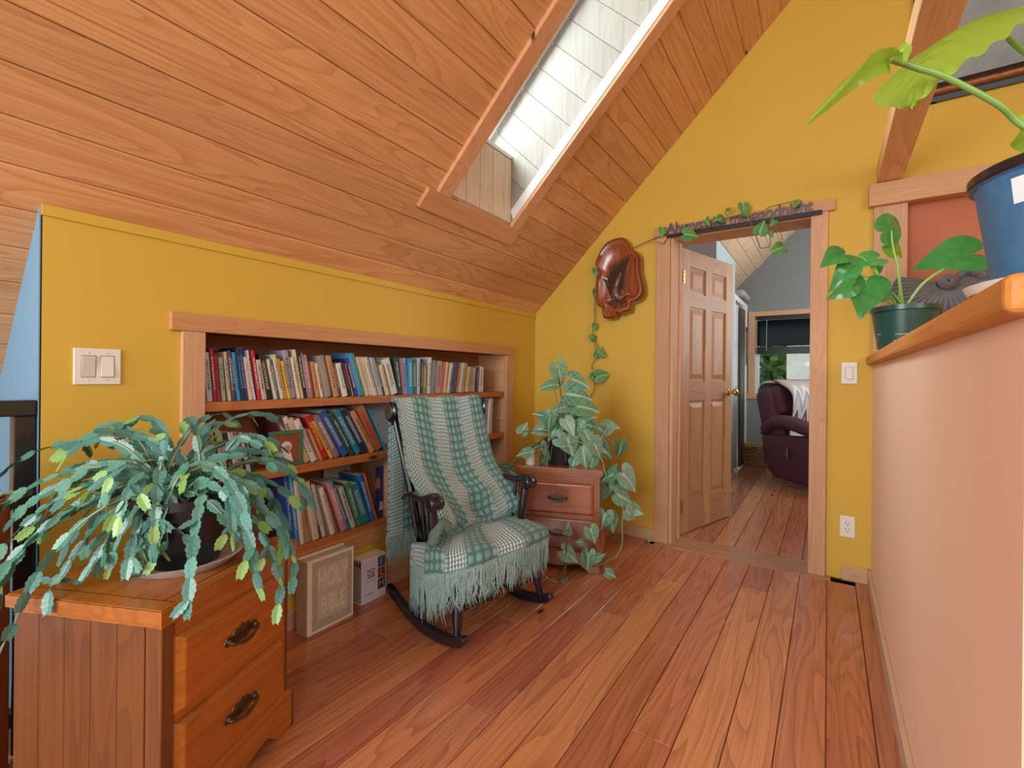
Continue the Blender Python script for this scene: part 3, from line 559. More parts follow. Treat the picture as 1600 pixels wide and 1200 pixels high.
def place_row(rows, z, where, kind='book', depth=None, hard_h=185):
    n = len(rows); prev = None
    for i, r in enumerate(rows):
        y, t, h, lean, c, ink = r[:6]; t /= 1000; h /= 1000
        d = depth or (.112 if h < .185 else .145 if h < .215 else .165)
        d = min(d, .205)
        if kind == 'book': hard = h > hard_h/1000 and t > .011
        else: hard = False
        me = make_book(t-.0006, h, d, c, ink, hard, kind)
        o = bpy.data.objects.new(kind, me); COL.objects.link(o)
        a = radians(lean)
        # local x -> world +y, local -y -> world +x
        R = Matrix.Rotation(radians(90), 4, 'Z'); Ln = Matrix.Rotation(a, 4, 'X')
        rr = random.Random(y+i)
        xs_ = XK-.012-rr.uniform(0, .014)
        if lean >= 0: P = Vector((xs_, y/1000, z+.0006)); M_ = Matrix.Translation(P) @ Ln @ R
        else:
            P = Vector((xs_, y/1000+t/cos(a), z+.0006)); M_ = Matrix.Translation(P) @ Ln @ R @ Matrix.Translation((-t, 0, 0))
        o.matrix_world = M_
        leftn = WORD[rows[i-1][4]] if i else None
        size = ('tall' if h > .2 else 'short' if h < .172 else 'medium-height')+(' thick' if t > .024 else ' thin' if t < .013 else '')
        if kind == 'book':
            k = '%s %s book' % (size, WORD[c])
        else: k = '%s %s disc case' % ('thin', WORD[c])
        if i < n/2 or kind != 'book': pos = '%s from the left %s' % (ordn(i+1), where)
        else: pos = '%s from the right end %s' % (ordn(n-i), where)
        if n-i == 1 and kind == 'book': pos = 'last at the right end %s' % where
        if i == 0: pos = 'first at the left end %s' % where
        o['label'] = '%s, %s' % (k, pos)
        if len(o['label'].split()) > 16: o['label'] = o['label'].replace('medium-height ', '')
        o['category'] = 'book' if kind == 'book' else 'disc case'
        o['group'] = {'book': 'books', 'disc_case': 'disc cases'}[kind]+' '+where
place_row(TOP, .993, 'of the top shelf')
place_row(MID[:20], .702, 'of the middle shelf', 'disc_case', .125)
place_row(MID[20:], .702, 'of leaning middle-shelf row')
place_row(LOW, .342, 'of the lowest shelf')
# few books at the right of the middle shelf, seen beside the chair
place_row([(2560, 22, 232, -4, 'mauve', 'white'), (2583, 14, 240, -4, 'white', 'lgrey'), (2600, 26, 246, -3, 'lgrey', 'navy')], .702, 'of the group beside the chair')
# large flat things at the back of the middle and lowest shelf
def slab_book(name, cat, label, x0, y0, y1, z0, h, t, lean_deg, c, ink):
    m = MB(); m.box(0, t, 0, y1-y0, 0, h); m.box(.002, t-.002, .002, y1-y0+.001, .002, h+.0005, 1)
    o = m.obj(name, [cover(c, ink), M_PAGE]); o.location = (x0, y0, z0+.001); o.rotation_euler = (0, radians(lean_deg), 0)
    o['label'] = label; o['category'] = cat; return o
slab_book('album', 'album', 'large pale blue album standing flat against the bookcase back, middle shelf', XB+.03, 1.70, 1.94, .702, .245, .012, -4, 'ice', 'white')
slab_book('notebook', 'notebook', 'wide grey ring notebook leaning at the back of the lowest shelf', XB+.04, 1.44, 1.60, .342, .296, .014, -3, 'lgrey', 'grey')
# magazine with a dark blue cover showing figures, at the divider
mg = thing('magazine', 'dark blue magazine with two portrait figures on its cover against the divider', 'magazine', (XK-.05, 1.648, .343), radians(0))
MB().box(-.004, 0, 0, .048, 0, .272).obj('cover', plain('magazine_blue', '#26336f', .35), mg)
MB().box(-.006, -.004, .001, .047, .001, .270).obj('pages', M_PAGE, mg)
for (yy_, zz_, s_, c_) in ((.036, .075, .011, '#e0a9c4'), (.013, .20, .013, '#b77b62')):
    MB().lathe([(s_, 0), (s_, .0006)], 16, (.0, yy_, zz_), 0, Matrix.Rotation(radians(90), 4, 'Y')).prism([(-s_*1.5, -s_*4), (s_*1.5, -s_*4), (s_*1.2, -s_*1.2), (-s_*1.2, -s_*1.2)], 0, .0005, lambda u, v, a: (a, yy_+u*.9, zz_+v*.8)).obj('printed_figure', plain('print_'+c_[1:], c_, .4), mg)
# small framed picture in front of the discs
pf = thing('picture_frame', 'small green framed portrait print of a white-haired figure on the middle shelf', 'picture', (XK-.004, 1.055, .703), radians(0))
MB().box(-.012, 0, 0, .016, 0, .155).box(-.012, 0, .134, .15, 0, .155).box(-.012, 0, .016, .134, .139, .155).box(-.012, 0, .016, .134, 0, .016).obj('frame', plain('frame_green', '#3f6f57', .4), pf)
MB().box(-.008, -.004, .015, .135, .015, .14).obj('print', plain('print_rust', '#8c4a35', .5, var=.2, scale=30), pf)
MB().lathe([(.0, .0), (.024, .0), (.024, .001), (0, .0012)], 20, (-.004, .075, .085), 0, Matrix.Rotation(radians(90), 4, 'Y')).obj('printed_hair', plain('print_hair', '#d8d2cc', .5), pf)
MB().lathe([(.0, .0), (.014, .0), (.014, .001), (0, .0012)], 20, (-.0028, .078, .078), 0, Matrix.Rotation(radians(90), 4, 'Y')).obj('printed_face', plain('print_face', '#b88878', .5), pf)
MB().prism([(-.03, 0), (.03, 0), (.018, .045), (-.018, .045)], 0, .0012, lambda u, v, a: (-.004+a, .075+u, .018+v)).obj('printed_shawl', plain('print_hair', '#d8d2cc', .5), pf)
# orange gourd ornament at the end of the lowest shelf
g = MB(); 
for j in range(1):
    n = 24; prof = [(.001, 0), (.028, .003), (.040, .02), (.042, .034), (.03, .052), (.008, .057)]
    vs = []
    for r, z in prof:
        for q in range(n): rr_ = r*(1+.07*abs(sin(q*pi/ (n/8))))-.0; vs.append((rr_*cos(2*pi*q/n), rr_*sin(2*pi*q/n), z))
    g.add(vs, [(i*n+q, i*n+(q+1) % n, (i+1)*n+(q+1) % n, (i+1)*n+q) for i in range(len(prof)-1) for q in range(n)]+[tuple(range(n))[::-1], tuple((len(prof)-1)*n+q for q in range(n))])
gd = thing('pumpkin_ornament', 'small orange pumpkin ornament at the left of the lowest shelf', 'ornament', (XK-.045, 1.118, .3425))
g.obj('gourd', plain('orange_skin', '#d0691e', .35), gd, 180); MB().tube([(0, 0, .055), (.003, 0, .068), (.008, 0, .075)], [.006, .005, .004], 8).obj('stalk', plain('stalk_green', '#6a6a36', .6), gd)

# ---------------------------------------------------------------- two books on the floor under the bookcase
def text_mesh(name, s, size, ext, mat, parent, loc, rot, sx=1, sy=1, align='CENTER', bold=0):
    c = bpy.data.curves.new(name, 'FONT'); c.body = s; c.size = size; c.extrude = ext; c.align_x = align; c.align_y = 'CENTER'; c.offset = bold; c.resolution_u = 3
    o = bpy.data.objects.new(name, c); COL.objects.link(o)
    dg = bpy.context.evaluated_depsgraph_get(); me = bpy.data.meshes.new_from_object(o.evaluated_get(dg)); bpy.data.objects.remove(o, do_unlink=True)
    me.name = name; me.materials.clear(); me.materials.append(mat)
    o = bpy.data.objects.new(name, me); COL.objects.link(o); o.parent = parent; o.location = loc; o.rotation_euler = rot; o.scale = (sx, sy, 1); return o
# local: x across cover (left to right seen from the room), y = depth into the wall, z up
M_EMB = plain('embossed_cream', '#d3cabb', .5, var=.2, scale=90, bump=.8); M_IVORY = plain('ivory_leather', '#ece7dc', .42, var=.03); M_TAUPE = plain('spine_taupe', '#a8937a', .55, var=.15, scale=40)
bb = thing('large_bible', 'large ivory bible with embossed cover lettering, standing on the floor', 'book', (-1.797, 1.150, 0), radians(90+.0))
bb.rotation_euler = (radians(0), 0, math.atan2(1.372-1.150, 0)+radians(1))
Wd, Hh, Th = .232, .315, .075
MB().box(.0, Wd, 0, .004, 0, Hh).box(0, Wd, Th-.004, Th, 0, Hh).obj('cover_boards', M_IVORY, bb)
bev(MB().prism([(0, 0), (0, Th), (-.008, Th*.85), (-.012, Th*.5), (-.008, Th*.15)], 0, Hh, lambda u, v, a: (u, v, a)).obj('spine', M_TAUPE, bb, 60))
MB().box(.0, Wd-.007, .004, Th-.004, .005, Hh-.008).obj('page_block', plain('pages_grey', '#b9b5a4', .75, var=.1, scale=90), bb)
MB().box(.022, Wd-.01, -.0015, 0, .012, Hh-.012).obj('cover_panel', M_EMB, bb)
MB().box(.046, Wd-.034, -.0024, -.0015, .05, Hh-.04).obj('inner_panel', plain('panel_cream', '#cfc6b8', .5, bump=.4, scale=40), bb)
M_LET = plain('letter_relief', '#e6dece', .4)
text_mesh('lettering', 'HOLY', .062, .0012, M_LET, bb, (Wd/2+.006, -.004, .215), (radians(90), 0, 0), .95, 1.75, bold=.001)
text_mesh('lettering', 'BIBLE', .062, .0012, M_LET, bb, (Wd/2+.006, -.004, .105), (radians(90), 0, 0), .82, 1.6, bold=.001)
bs = thing('boxed_book_set', 'white slipcase of three paperbacks with blue, red and black letter squares, on the floor', 'book set', (-1.836, 1.455, 0), radians(91))
Wd, Hh, Th = .150, .212, .072
MB().box(.0, Wd, 0, .003, 0, Hh).box(0, Wd, Th-.003, Th, 0, Hh).box(0, Wd, .003, Th-.003, Hh-.003, Hh).box(0, Wd, .003, Th-.003, 0, .003).box(Wd-.003, Wd, .003, Th-.003, .003, Hh-.003).obj('slipcase', plain('card_white', '#e4dacb', .5), bs)
for i in range(3):
    y0 = .005+i*.0207
    b_ = MB().box(.002, Wd-.006, y0, y0+.0195, .004, Hh-.006).obj('paperback', plain('paperback_spine', '#a89a8e', .5, var=.1, scale=60), bs)
    MB().box(.0006, .002, y0+.004, y0+.0155, Hh-.034, Hh-.014).obj('spine_mark', M_BLACKP, b_)
MB().box(.002, .096, -.001, 0, .004, Hh-.012).obj('cover_field', plain('card_lilac', '#d3cfdc', .5), bs)
for i, (c_, t_) in enumerate((('#3a5678', 'F'), ('#8a3034', 'L'), ('#2c2825', 'H'))):
    z0 = .150-i*.054
    MB().box(.100, .145, -.0014, 0, z0, z0+.050).obj('letter_square', plain('sq'+c_[1:], c_, .5, var=.15, scale=60), bs)
    text_mesh('letter', t_, .052, .0004, plain('letter_pale', '#b9b0a0', .5), bs, (.122, -.0022, z0+.0245), (radians(90), 0, 0), .9, .9)
for i, s_ in enumerate(('FAITH', 'LOVE', 'HOPE')): text_mesh('title', s_, .0185, .0002, M_BLACKP, bs, (.056, -.0014, .150-i*.0155), (radians(90), 0, 0), 1, 1, bold=.0004)
MB().box(.02, .09, -.0014, -.001, .098, .1).box(.02, .075, -.0014, -.001, .040, .0425).box(.02, .07, -.0014, -.001, .034, .0362).obj('small_print', plain('print_grey', '#5a5560', .5), bs)

# ---------------------------------------------------------------- night stands (same pattern, two sizes of wear)
def handle(parent, x, z, y=0):
    h = MB().prism([(-.062, 0), (-.052, .013), (-.034, .012), (-.026, .022), (-.01, .022), (0, .032), (.01, .022), (.026, .022), (.034, .012), (.052, .013), (.062, 0), (.05, -.012), (.032, -.010), (.018, -.02), (0, -.016), (-.018, -.02), (-.032, -.010), (-.05, -.012)], y-.0028, y, lambda u, v, a: (x+u, a, z+v)).obj('back_plate', M_ABRASS, parent, label='antique brass back plate')
    bev(h, .0012, 1)
    pts = [(x-.047, y-.004, z+.002), (x-.046, y-.014, z-.002), (x-.03, y-.018, z-.009), (x, y-.020, z-.014), (x+.03, y-.018, z-.009), (x+.046, y-.014, z-.002), (x+.047, y-.004, z+.002)]
    b = MB().tube(smooth_path(pts, 5), [.0032+.0022*abs(sin(i*pi/30*3)) for i in range(31)], 8)
    for s in (-1, 1): b.lathe([(.007, 0), (.008, .004), (.004, .008), (.0, .009)], 12, (x+s*.047, y-.002, z+.002), 0, Matrix.Rotation(radians(90), 4, 'X'))
    b.obj('bail_pull', M_ABRASS, h, 60)
def nightstand(label, loc, rz, Wt, Dt, front_mat, side_mat, H=.58, wear=0):
    """local: x along the front (left to right), y into the piece, z up; front face at y=0"""
    t = thing('nightstand', label, 'nightstand', loc, rz, 'pair of two-drawer pine nightstands')
    o = .018; W = Wt-2*o; x0 = -W/2; x1 = W/2; D = Dt-o
    # top slab with stepped edge
    top = MB(); prof = [(0, 0), (.004, .012), (.0, .016), (.0, .03), (.006, .038), (.010, .038), (.013, .042)]
    top.box(x0-o+.0, x1+o, -o, D, H-.030, H-.002); top.box(x0-o+.005, x1+o-.005, -o+.005, D, H-.002, H+.0); top.box(x0-.008, x1+.008, -.008, D-.01, H-.044, H-.030)
    bev(top.obj('top', front_mat, t), .006, 3)
    for xx in (x0-o+.045, x1+o-.045): MB().box(xx-.0012, xx+.0012, -o+.01, D-.01, H-.0008, H+.0004).obj('joint_line', plain('joint_dark', '#3d1e0e', .5), t)
    MB().box(x0-o+.045, x1+o-.045, .024, .0265, H-.0008, H+.0004).obj('joint_line', plain('joint_dark', '#3d1e0e', .5), t)
    # side panels with stiles
    for s, xa in ((-1, x0), (1, x1)):
        a, b = (xa, xa+.016) if s < 0 else (xa-.016, xa)
        w = (D-.045)/5
        for i in range(5):
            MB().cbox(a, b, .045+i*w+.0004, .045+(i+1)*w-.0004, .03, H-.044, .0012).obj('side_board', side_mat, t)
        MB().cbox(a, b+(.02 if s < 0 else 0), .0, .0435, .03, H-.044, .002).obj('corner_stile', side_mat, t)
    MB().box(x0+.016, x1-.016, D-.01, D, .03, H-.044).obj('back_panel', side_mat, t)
    # carcass front rails
    fr_ = MB()
    zs = [(.492, H-.044), (.294, .318), (.098, .122)]
    for a, b in zs: fr_.box(x0+.03, x1-.03, .001, .02, a, b)
    fr_.box(x0+.016, x0+.034, .001, .02, .098, H-.044); fr_.box(x1-.034, x1-.016, .001, .02, .098, H-.044)
    fr_.obj('front_frame', front_mat, t)
    for z0, z1 in ((.318, .500), (.120, .300)):
        d = MB(); xa, xb = x0+.030, x1-.030
        d.hexa([(xa, -.002, z0), (xb, -.002, z0), (xb, -.002, z1), (xa, -.002, z1), (xa+.016, -.018, z0+.012), (xb-.016, -.018, z0+.012), (xb-.016, -.018, z1-.012), (xa+.016, -.018, z1-.012)])
        d.box(xa, xb, -.002, .018, z0, z1)
        dd = bev(d.obj('drawer', front_mat, t), .004, 2)
        handle(dd, 0, (z0+z1)/2, -.018)
        if z0 > .3 and front_mat is W_CAB: MB().prism([(.0085*cos(q*.5236), .0125*sin(q*.5236)) for q in range(12)], -.0186, -.0178, lambda u, v, a: (.158+u, a, .425+v)).obj('knot', plain('knot_dark', '#4a1c0a', .35, var=.4, scale=90), dd)
    # base moulding with bracket feet
    bm_ = MB(); zt_ = .104
    n = 14
    pts = [(x0-.014, 0), (x0-.014, zt_), (x1+.014, zt_), (x1+.014, 0), (x1-.055, 0)]
    for i in range(n+1):
        u = i/n; xx = (x1-.055)+(x0-x1+.11)*u; pts.append((xx, .032*min(1, sin(pi*u)*2.2)+(.008*sin(pi*u*3) if 0 < u < 1 else 0)))
    bm_.prism(pts, -.014, .004, lambda u, v, a: (u, a, v))
    sp = [(-.014, 0), (-.014, zt_), (D, zt_), (D, 0), (D-.06, 0), (D-.09, .03), (.06, .03), (.035, 0)]
    for a, b in ((x0-.014, x0+.002), (x1-.002, x1+.014)): bm_.prism(sp, a, b, lambda u, v, q: (q, u, v))
    bm_.hexa([(x0-.014, -.014, zt_), (x1+.014, -.014, zt_), (x1+.014, D, zt_), (x0-.014, D, zt_), (x0, 0, zt_+.012), (x1, 0, zt_+.012), (x1, D, zt_+.012), (x0, D, zt_+.012)])
    bev(bm_.obj('base', front_mat, t), .003, 2)
    return t
# near one: front runs from (-1.197,.421) at an angle to the knee wall
fa = math.atan2(.915, -.403)
fd = Vector((cos(fa), sin(fa), 0)); bdv = Vector((-sin(fa), cos(fa), 0))
c0 = Vector((-1.197, .421, 0))+fd*.235+bdv*.018
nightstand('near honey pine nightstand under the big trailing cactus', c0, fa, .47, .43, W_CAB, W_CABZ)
a2 = Vector((-1.51, 2.28, 0)); b2 = Vector((-1.035, 2.45, 0)); f2 = (b2-a2).normalized(); ang2 = math.atan2(f2.y, f2.x); bd2 = Vector((-sin(ang2), cos(ang2), 0))
NS2C = (a2+b2)/2+bd2*.018
nightstand('far red-brown pine nightstand in the corner beside the rocking chair', NS2C, ang2, (b2-a2).length, .40, W_NS2, W_NS2)

# ---------------------------------------------------------------- switches and outlets
def plate(name, label, cat, loc, rz, w, h, kind):
    t = thing(name, label, cat, loc, rz)
    bev(MB().box(-w/2, w/2, -.006, 0, -h/2, h/2).obj('cover_plate', M_WHITE, t), .003, 3)
    if kind == 'rocker2':
        for sx, mt in ((-.023, M_OFF), (.023, M_WHITE)):
            MB().hexa([(sx-.0165, -.006, -.033), (sx+.0165, -.006, -.033), (sx+.0165, -.006, .033), (sx-.0165, -.006, .033), (sx-.0155, -.0065, -.032), (sx+.0155, -.0065, -.032), (sx+.0155, -.011, .032), (sx-.0155, -.011, .032)] if sx < 0 else
                      [(sx-.0165, -.006, -.033), (sx+.0165, -.006, -.033), (sx+.0165, -.006, .033), (sx-.0165, -.006, .033), (sx-.0155, -.011, -.032), (sx+.0155, -.011, -.032), (sx+.0155, -.0065, .032), (sx-.0155, -.0065, .032)]).obj('rocker', mt, t)
            MB().box(sx-.018, sx+.018, -.0063, -.006, -.035, .035).obj('gap', plain('gap_grey', '#8f8b86', .6), t)
    if kind == 'rocker1':
        MB().box(-.018, .018, -.0063, -.006, -.034, .034).obj('gap', plain('gap_grey', '#8f8b86', .6), t)
        MB().hexa([(-.0165, -.006, -.033), (.0165, -.006, -.033), (.0165, -.006, .033), (-.0165, -.006, .033), (-.0155, -.012, -.032), (.0155, -.012, -.032), (.0155, -.0065, .032), (-.0155, -.0065, .032)]).obj('rocker', M_WHITE, t)
    if kind == 'outlet':
        bev(MB().box(-.018, .018, -.008, -.006, -.034, .034).obj('receptacle', M_WHITE, t), .001)
        for z in (-.019, .019):
            MB().box(-.008, -.0055, -.0086, -.008, z+.001, z+.010).box(.0055, .008, -.0086, -.008, z+.001, z+.009).lathe([(.003, 0), (.003, .0006)], 10, (0, -.008, z-.008), 0, Matrix.Rotation(radians(90), 4, 'X')).obj('slots', M_BLACKP, t)
    for z in ((-.042, .042) if kind != 'outlet' else (0,)):
        for sx in ((-.023, .023) if kind == 'rocker2' else (0,)): MB().lathe([(.003, 0), (.0028, .0008), (0, .001)], 10, (sx, -.0082 if kind == 'outlet' else -.006, z), 0, Matrix.Rotation(radians(90), 4, 'X')).obj('screw', M_OFF, t)
    return t
plate('light_switch', 'white double light switch on the yellow knee wall left of the bookcase', 'light switch', (XK, .4965, 1.119), radians(90), .117, .114, 'rocker2')
plate('light_switch', 'white single light switch right of the door casing', 'light switch', (.096, YG, 1.136), 0, .072, .118, 'rocker1')
plate('electrical_outlet', 'white double outlet low on the yellow wall right of the door', 'outlet', (.094, YG, .293), 0, .068, .116, 'outlet')
plate('electrical_outlet', 'white outlet on the knee wall behind the far nightstand', 'outlet', (XK, 2.905, .30), radians(90), .07, .115, 'outlet')

# ---------------------------------------------------------------- sign over the door
sg = thing('word_sign', 'dark metal word sign of script over the bedroom door', 'sign', (-.455, YG-.034, DZ+.004))
M_SIGN = plain('sign_metal', '#6b5a62', .35, metal=.5, var=.2, scale=50)
MB().box(-.45, .42, -.009, 0, -.022, .003).obj('base_bar', plain('sign_bar', '#2a2426', .4, metal=.4), sg)
xw = -.435
for wd__, gap in (('Always', .022), ('kiss', .02), ('me', .02), ('goodnight', 0)):
    o = text_mesh('word', wd__, .098, .003, M_SIGN, sg, (xw, -.005, 0), (radians(90), 0, 0), .80, 1.0, align='LEFT', bold=.0022)
    lo = min(v.co.y for v in o.data.vertices); base_ = [v.co.y for v in o.data.vertices]
    o.location.z = .001-(lo if wd__ not in ('Always', 'goodnight') else lo+.021)
    xw += max(v.co.x for v in o.data.vertices)*.80+gap

# ---------------------------------------------------------------- carved plaque
PL = [(-1366, 1920), (-1333, 1987), (-1277, 2042), (-1184, 2054), (-1138, 2012), (-1120, 1957), (-1093, 1953), (-1062, 1915), (-1057, 1863), (-1056, 1807), (-1038, 1741), (-1033, 1663), (-1068, 1624), (-1112, 1610), (-1120, 1559), (-1170, 1549), (-1179, 1537), (-1216, 1548), (-1225, 1518), (-1305, 1523), (-1320, 1591), (-1358, 1616), (-1369, 1685), (-1365, 1775), (-1346, 1841), (-1371, 1893)]
PL = [(x/1000, z/1000) for x, z in PL]
cx = sum(p[0] for p in PL)/len(PL); cz = sum(p[1] for p in PL)/len(PL)
cv = thing('carved_plaque', 'live-edge wooden plaque carved with a diving eagle, on the yellow gable wall', 'carving', (cx, YG, cz))
W_PLQ = wood('burl_wood', '#a5552a', '#5a2814', 'Z', .22, 7, 7, .2, .0, coat=.7, ring=.6)
W_PLQD = wood('burl_edge', '#8f4319', '#43200f', 'Y', .28, 9, 16, 0, .0, coat=.6, ring=.9)
loc = [(x-cx, z-cz) for x, z in PL]
sm = []
for i in range(len(loc)):
    a, b, c, d = [Vector(loc[(i+k-1) % len(loc)]) for k in range(4)]
    for k in range(3):
        t = k/3; sm.append(.5*((2*b)+(c-a)*t+(2*a-5*b+4*c-d)*t*t+(3*b-3*c+d-a)*t**3))
n = len(sm)
def ring(sc, y, off=0): return [(p.x*sc, y, p.y*sc) for p in sm]
levels = [(1.0, -.001), (1.045, -.02), (1.04, -.07), (1.01, -.095), (.965, -.103)]
vs = []; 
for sc_, y in levels: vs += ring(sc_, y)
fs = [(i*n+j, i*n+(j+1) % n, (i+1)*n+(j+1) % n, (i+1)*n+j) for i in range(len(levels)-1) for j in range(n)]+[tuple(range(n))]
MB().add(vs, fs).obj('slab_edge', W_PLQD, cv, 50)
lv = [(.965, -.103), (.90, -.1035), (.84, -.088), (.5, -.080), (.05, -.079)]
vs = []
for sc_, y in lv: vs += ring(sc_, y)
fs = [(i*n+j, i*n+(j+1) % n, (i+1)*n+(j+1) % n, (i+1)*n+j) for i in range(len(lv)-1) for j in range(n)]+[tuple((len(lv)-1)*n+j for j in range(n))]
MB().add(vs, fs).obj('slab_face', W_PLQ, cv, 50)
M_FEA = plain('carved_feathers', '#6b5044', .35, var=.35, scale=80, coat=.5)
def feather(m, p0, p1, wd, y0=-.086, h=.014):
    a = Vector((p0[0], p0[1])); b = Vector((p1[0], p1[1])); d = (b-a); nrm = Vector((-d.y, d.x)).normalized()*wd
    prof = [(0, .5), (.3, 1), (.75, .9), (1, .1)]
    for (t0, w0), (t1, w1) in zip(prof, prof[1:]):
        q0 = a+d*t0; q1 = a+d*t1
        m.add([(q0.x-nrm.x*w0, y0, q0.y-nrm.y*w0), (q0.x+nrm.x*w0, y0, q0.y+nrm.y*w0), (q1.x+nrm.x*w1, y0, q1.y+nrm.y*w1), (q1.x-nrm.x*w1, y0, q1.y-nrm.y*w1), (q0.x, y0-h, q0.y), (q1.x, y0-h, q1.y)],
              [(0, 4, 5, 3), (1, 2, 5, 4), (0, 1, 4), (2, 3, 5), (0, 3, 2, 1)])
wing = MB()
for i in range(11): 
    u = i/10; feather(wing, (-.07+.10*u, -.02+.02*u), (-.055+.115*u+.03*sin(u*2), .12+.075*u), .0048, -.082-.001*(i % 2))
for i in range(9):
    u = i/8; feather(wing, (-.06+.10*u, -.06), (-.075+.13*u, .05+.035*u), .0055, -.086)
wing.obj('wing', M_FEA, cv, 30)
wing2 = MB()
for i in range(8): u = i/7; feather(wing2, (-.05, -.03-.01*i), (-.115+.01*i, .04-.022*i), .007, -.085)
wing2.obj('wing', M_FEA, cv, 30)
bdy = MB().tube(smooth_path([(.02, -.09, .06), (.0, -.098, .0), (-.015, -.1, -.07), (.01, -.1, -.115), (.055, -.1, -.10)], 5), [.010]*4+[.018]*5+[.027]*5+[.022]*4+[.012, .010, .006], 12)
bdy.obj('bird_body', M_FEA, cv, 180)
MB().tube(smooth_path([(.055, -.098, -.10), (.075, -.1, -.092), (.088, -.098, -.106)], 4), [.009]*3+[.007]*3+[.005]*2+[.002], 8).obj('beak', plain('beak_tan', '#a06a48', .3), cv, 180)
tl = MB()
for i in range(9): feather(tl, (-.02, -.13), (-.10+.02*i, -.19+.012*abs(i-4)-.0), .009, -.084)
tl.obj('tail', M_FEA, cv, 30)

# ---------------------------------------------------------------- big picture, only its lower bar is in view
pc = thing('wall_picture', 'large picture in a black and bronze frame high on the gable wall', 'picture', (.9, YG, 2.506))
def molding(x0, x1, z0, z1, vert):
    m = MB()
    if not vert:
        for a, b, d in ((0, .022, .022), (.022, .05, .04), (.05, .075, .028), (.075, .095, .016)): m.box(x0, x1, -d, 0, z0+a, z0+b) if z1 > z0 else m.box(x0, x1, -d, 0, z0-b, z0-a)
    return m
M_BRZ = plain('bronze_leaf', '#8a5a33', .35, metal=.6, var=.4, scale=60)
def bar(pts_fn, name, L):
    m1 = MB(); m2 = MB()
    pr1 = [(0, 0), (0, -.022), (.02, -.03), (.026, -.03), (.026, 0)]; pr2 = [(.026, 0), (.026, -.028), (.035, -.04), (.05, -.044), (.062, -.036), (.066, -.02), (.066, 0)]; pr3 = [(.066, 0), (.066, -.024), (.095, -.014), (.095, 0)]
    a = MB().prism(pr1, 0, L, pts_fn).prism(pr3, 0, L, pts_fn).obj(name, M_BLACKP, pc)
    MB().prism(pr2, 0, L, pts_fn).obj('bronze_strip', M_BRZ, a, 40)
bar(lambda u, v, a: (-.55+a, v, u), 'frame_bar', 1.1); bar(lambda u, v, a: (.55-a, v, .8-u), 'frame_bar', 1.1)
bar(lambda u, v, a: (-.55+u, v, .8-a), 'frame_bar', .8); bar(lambda u, v, a: (.55-u, v, a), 'frame_bar', .8)
MB().box(-.46, .46, -.012, -.006, .09, .71).obj('picture_print', plain('print_mist', '#8b9a9a', .25, var=.25, scale=5), pc)
# ---------------------------------------------------------------- rocking chair (local: x forward, y to the chair's far side, z up)
CN = Vector((-1.155, 1.411, 0)); ca = -.186; CSC = (.88, 1.06, 1)
ch = thing('rocking_chair', 'black spindle-back rocking chair with gold bands, draped with a crocheted blanket', 'chair', CN, ca); ch.scale = CSC
M_ROSE = plain('stencil_gold', '#4a4024', .35, var=.5, scale=70, coat=.4)
for name, l in (('near', .0), ('far', .489)):
    prof = []; Rr = .78; f0 = -.27
    N_ = 22
    low = []; up_ = []
    for i in range(N_+1):
        f = -.64+.64*i/N_; zc = (f-f0)**2/(2*Rr); th = .042 if i > 2 else .03+.006*i
        low.append((f, zc)); up_.append((f-.004, zc+th))
    low[-1] = (-.008, low[-1][1]+.008); up_[-1] = (-.018, up_[-1][1]-.002)
    poly = low+[(0.004, low[-1][1]+.016), (-.004, low[-1][1]+.030)]+up_[::-1]
    o = MB().prism(poly, l-.015, l+.015, lambda u, v, a: (u, a, v)).obj('rocker', M_BLACK, ch); bev(o, .005, 2)
def turned(name, p0, p1, prof, bands=(), parent=ch, n=14):
    a, b = Vector(p0), Vector(p1); d = b-a; L = d.length
    q = d.to_track_quat('Z', 'Y').to_matrix().to_4x4()
    o = MB().lathe([(r, t*L) for t, r in prof], n, a, 0, q).obj(name, M_BLACK, parent, 60)
    for t in bands:
        rr_ = None
        for (t0, r0), (t1, r1) in zip(prof, prof[1:]):
            if t0 <= t <= t1: rr_ = r0+(r1-r0)*(t-t0)/(t1-t0)
        for dt in (-.03, 0, .03): MB().lathe([(rr_+.0006, (t+dt)*L-.0025), (rr_+.0018, (t+dt)*L), (rr_+.0006, (t+dt)*L+.0025)], n, a, 0, q).obj('gold_band', M_GOLD, o, 60)
    return o
LEG = [(0, .012), (.06, .015), (.25, .023), (.42, .025), (.5, .022), (.54, .017), (.6, .024), (.66, .018), (.72, .022), (1, .019)]
LEG = [(0, .011), (.1, .016), (.3, .023), (.46, .025), (.5, .0245), (.6, .021), (.72, .018), (.76, .022), (.8, .018), (1, .018)]
turned('leg', (-.066, .004, .05), (-.130, .045, .34), LEG, (.50,)); turned('leg', (-.066, .485, .05), (-.130, .444, .34), LEG, (.50,))
turned('leg', (-.375, .004, .045), (-.335, .05, .34), LEG, (.46,)); turned('leg', (-.375, .485, .045), (-.335, .439, .34), LEG, (.46,))
STR = [(0, .009), (.25, .014), (.5, .021), (.75, .014), (1, .009)]
turned('stretcher', (-.090, .02, .155), (-.090, .470, .155), [(0, .009), (.2, .013), (.44, .02), (.5, .021), (.56, .02), (.8, .013), (1, .009)], (.5,))
turned('stretcher', (-.10, .03, .185), (-.355, .025, .165), STR); turned('stretcher', (-.10, .46, .185), (-.355, .465, .165), STR)
turned('stretcher', (-.355, .03, .15), (-.355, .46, .15), STR)
